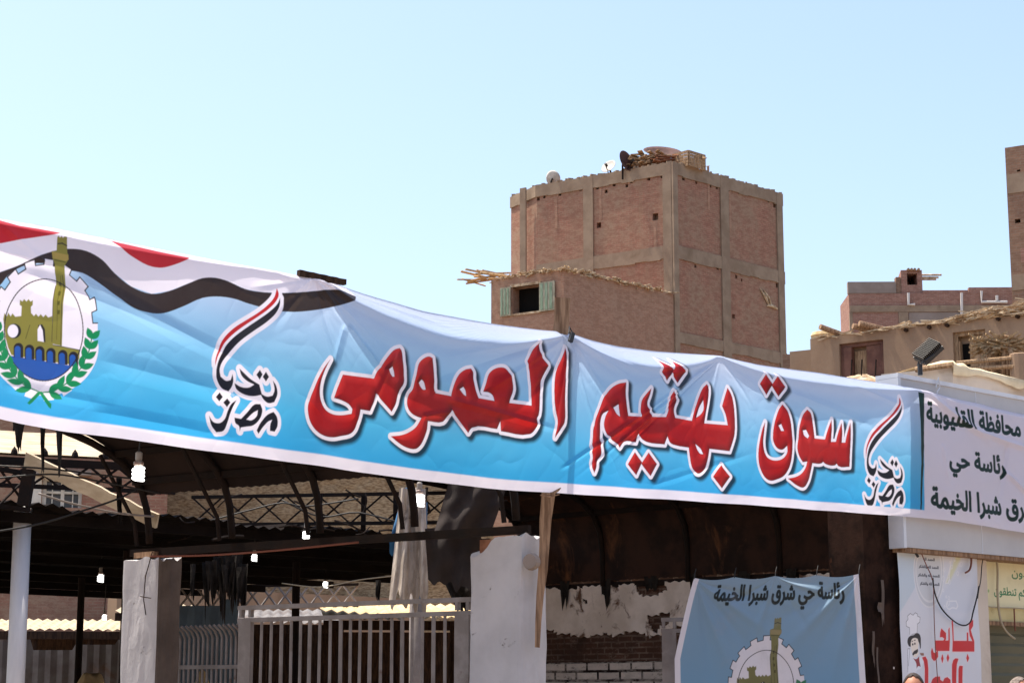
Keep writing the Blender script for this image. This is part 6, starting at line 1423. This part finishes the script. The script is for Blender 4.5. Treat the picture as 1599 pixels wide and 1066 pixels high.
panel(bp, s0 - .35, s1 + .2, z1 + .02, z1 + .12, 0, .35, 'window_hood', 'greyplaster', root); panel(bp, s0 - .4, s0 - .02, z0 - .2, z1, 0, .03, 'jamb_band', 'whiteframe', root)
ey = Plane(hit_y(225, 800, 52.0), (1, .1)); es1 = ey.sz(770, 800)[0]; zt_ = ey.sz(500, 640)[1]
m = MB(); nx, nz = 120, 60; vs = []
for i in range(nx + 1):
    for j in range(nz + 1): s_ = es1 * i / nx; z_ = zt_ * j / nz; vs.append(tuple(ey.pt(s_, z_, .35 * float(fbm(s_ * .9, z_ * 1.2, 5)))))
m.add(vs, [(i * (nz + 1) + j, (i + 1) * (nz + 1) + j, (i + 1) * (nz + 1) + j + 1, i * (nz + 1) + j + 1) for i in range(nx) for j in range(nz)])
root = thing('rubble_house', (*ey.pt(4, 0)[:2], 0), 'rough tan rubble wall of an old house seen through the opening above the gate', 'house')
m.build('wall', 'straw', root)
m = MB(); m.prism([tuple(ey.pt(0, 0, -.05)[:2]), tuple(ey.pt(es1, 0, -.05)[:2]), tuple(ey.pt(es1, 0, -5)[:2]), tuple(ey.pt(0, 0, -5)[:2])], 0, zt_ - .05); m.build('core', 'mud', root)

# ------------------------------------------------------------------ two passers-by, only the tops of their heads in view
def person(at_px, Y, top, face, label, hair, shirt, h):
    t = hit_y(at_px[0], at_px[1], Y); k = t[2] / 1.75; x0, y0 = t[0], t[1]
    root = thing('person', (x0, y0, 0), label, 'person')
    J = {'pel': (0, 0, .95), 'sp': (0, 0, 1.15), 'ch': (0, 0, 1.36), 'nk': (0, .0, 1.49), 'hd': (0, -.01, 1.60), 'hl': (.09, 0, .92), 'kl': (.10, -.02, .50), 'al': (.10, .02, .09), 'tl': (.11, -.13, .04), 'hr': (-.09, 0, .92), 'kr': (-.10, -.02, .50), 'ar': (-.10, .02, .09), 'tr': (-.11, -.13, .04),
         'sl': (.18, 0, 1.42), 'el': (.24, .02, 1.13), 'wl': (.25, -.06, .88), 'fl': (.25, -.08, .78), 'sr': (-.18, 0, 1.42), 'er': (-.24, .02, 1.13), 'wr': (-.25, -.06, .88), 'fr': (-.25, -.08, .78)}
    E_ = [('pel', 'sp'), ('sp', 'ch'), ('ch', 'nk'), ('nk', 'hd'), ('pel', 'hl'), ('hl', 'kl'), ('kl', 'al'), ('al', 'tl'), ('pel', 'hr'), ('hr', 'kr'), ('kr', 'ar'), ('ar', 'tr'), ('ch', 'sl'), ('sl', 'el'), ('el', 'wl'), ('wl', 'fl'), ('ch', 'sr'), ('sr', 'er'), ('er', 'wr'), ('wr', 'fr')]
    Rr = {'pel': .145, 'sp': .135, 'ch': .15, 'nk': .058, 'hd': .07, 'hl': .09, 'kl': .062, 'al': .045, 'tl': .035, 'hr': .09, 'kr': .062, 'ar': .045, 'tr': .035, 'sl': .065, 'el': .045, 'wl': .032, 'fl': .03, 'sr': .065, 'er': .045, 'wr': .032, 'fr': .03}
    names = list(J); me = bpy.data.meshes.new('body'); ca, sa = math.cos(face), math.sin(face)
    me.from_pydata([((J[n][0] * ca - J[n][1] * sa) * k, (J[n][0] * sa + J[n][1] * ca) * k, J[n][2] * k) for n in names], [(names.index(a), names.index(b)) for a, b in E_], [])
    tmp = bpy.data.objects.new('tmp', me); COL.objects.link(tmp)
    sk = tmp.modifiers.new('skin', 'SKIN'); su = tmp.modifiers.new('sub', 'SUBSURF'); su.levels = 2
    for i, n in enumerate(names):
        me.skin_vertices[0].data[i].radius = (Rr[n] * k, Rr[n] * k); me.skin_vertices[0].data[i].use_root = n == 'pel'
    bpy.context.view_layer.update()
    bm_ = bpy.data.meshes.new_from_object(tmp.evaluated_get(bpy.context.evaluated_depsgraph_get())); bpy.data.objects.remove(tmp)
    b_ = bmesh.new(); b_.from_mesh(bm_)
    def head_v(u, v):                                   # skull with brow, nose, cheeks, chin
        th = u * 2 * math.pi; ph = v * math.pi; x = math.sin(ph) * math.cos(th); y = math.sin(ph) * math.sin(th); z = math.cos(ph)
        w_ = .075 * (1 - .22 * max(0, -z) ** 1.5); dd = .095 * (1 - .12 * max(0, -z)); p = V3((x * w_, y * dd, z * .118))
        fr_ = max(0, -y)
        if fr_ > .5: p.y -= .022 * math.exp(-((p.x / .013) ** 2)) * math.exp(-(((p.z + .022) / .024) ** 2)); p.y += .008 * (math.exp(-(((abs(p.x) - .032) / .016) ** 2)) * math.exp(-(((p.z - .004) / .014) ** 2))); p.y -= .006 * math.exp(-(((p.z + .066) / .01) ** 2)) * math.exp(-((p.x / .026) ** 2))
        return p
    nu_, nv_ = 40, 30; hv = []; hc = V3((0, -.015, 1.632))
    tf = lambda p: ((p.x * ca - p.y * sa) * k, (p.x * sa + p.y * ca) * k, p.z * k)
    for j in range(nv_ + 1):
        for i in range(nu_): hv.append(b_.verts.new(tf(hc + head_v(i / nu_, j / nv_))))
    hf = []
    for j in range(nv_):
        for i in range(nu_):
            q = [hv[j * nu_ + i], hv[(j + 1) * nu_ + i], hv[(j + 1) * nu_ + (i + 1) % nu_], hv[j * nu_ + (i + 1) % nu_]]
            try: hf.append(b_.faces.new(q))
            except ValueError: pass
    for sx in (-1, 1):                                   # ears
        c_ = hc + V3((sx * .078, .012, -.005)); ring = [b_.verts.new(tf(c_ + V3((sx * .006, math.cos(a) * .017, math.sin(a) * .030)))) for a in np.linspace(0, 2 * math.pi, 10, endpoint=False)]
        rg2 = [b_.verts.new(tf(c_ + V3((sx * -.012, math.cos(a) * .013, math.sin(a) * .024)))) for a in np.linspace(0, 2 * math.pi, 10, endpoint=False)]
        b_.faces.new(ring)
        for i in range(10): b_.faces.new((ring[i], rg2[i], rg2[(i + 1) % 10], ring[(i + 1) % 10]))
    bmesh.ops.recalc_face_normals(b_, faces=b_.faces[:])
    out = bpy.data.meshes.new('body'); b_.to_mesh(out); b_.free()
    for n in ('skin', shirt, 'trouser'): out.materials.append(M[n])
    for p in out.polygons:
        z = p.center.z / k; armx = abs((p.center.x * ca + p.center.y * sa) / k); p.use_smooth = True
        p.material_index = 0 if (z > 1.475 or (z < 1.2 and armx > .19)) else (1 if z > .93 else 2)
    ob = bpy.data.objects.new('body', out); COL.objects.link(ob); ob.parent = root
    hm = MB(); n_u, n_v = 44, 14; vs = []
    for j in range(n_v + 1):
        for i in range(n_u):
            u_ = i / n_u; th = u_ * 2 * math.pi; front = max(0, -math.sin(th)); vmax = .56 - .38 * front ** .6 + .02 * math.sin(th * 9); p = head_v(u_, .001 + vmax * j / n_v)
            q = hc + p * (1.07 + .02 * float(vnoise(i * .9, j * .8))) + V3((0, .004, .002)); vs.append((q.x, q.y, q.z))
    wv_ = [(x0 + tf(V3(v))[0], y0 + tf(V3(v))[1], tf(V3(v))[2]) for v in vs]
    hm.add(wv_, [(j * n_u + i, (j + 1) * n_u + i, (j + 1) * n_u + (i + 1) % n_u, j * n_u + (i + 1) % n_u) for j in range(n_v) for i in range(n_u)]); hm.build('hair', hair, root, smooth=True)
    return root
person((1426, 1052), 14.0, 0, -.25, 'dark haired man whose forehead shows below the grill poster', 'hair', 'shirt', 0)
person((1589, 1058), 15.5, 0, .5, 'grey haired person whose crown shows before the rolling shutter', 'hair_grey', 'shirt_dark', 0)

# ------------------------------------------------------------------ unseen row of houses, added behind the viewer to cut low sky light
for k, (x0, x1, h_, mt, cap) in enumerate(((-46, -18, 8.5, 'mud', 'unseen mud coloured house added to block low sky, left behind the viewer'), (-17.9, 6, 10.5, 'greyplaster', 'unseen grey rendered house added to block low sky right behind the viewer'), (6.1, 30, 9, 'brick_wing', 'unseen brick house added to block low sky, right of the grey one'), (30.1, 60, 9.5, 'mud', 'unseen mud coloured house added to block low sky, farthest right'))):
    root = thing('sky_block_house', ((x0 + x1) / 2, -14, 0), cap, 'house', 'unseen houses added to block low sky')
    hs = [(u_, u_ + 1.2, z_, z_ + 1.5) for z_ in np.arange(4.2, h_ - 2, 3.1) for u_ in np.arange(2, x1 - x0 - 3, 4.2)]
    m = MB(); m.wall((x1, -13), (x0, -13), 0, h_, hs, .25); m.wall((x0, -13), (x0, -21), 0, h_); m.wall((x0, -21), (x1, -21), 0, h_); m.wall((x1, -21), (x1, -13), 0, h_)
    m.add([(x0, -21, h_), (x1, -21, h_), (x1, -13, h_), (x0, -13, h_)], [(0, 1, 2, 3)]); m.build('wall', mt, root)
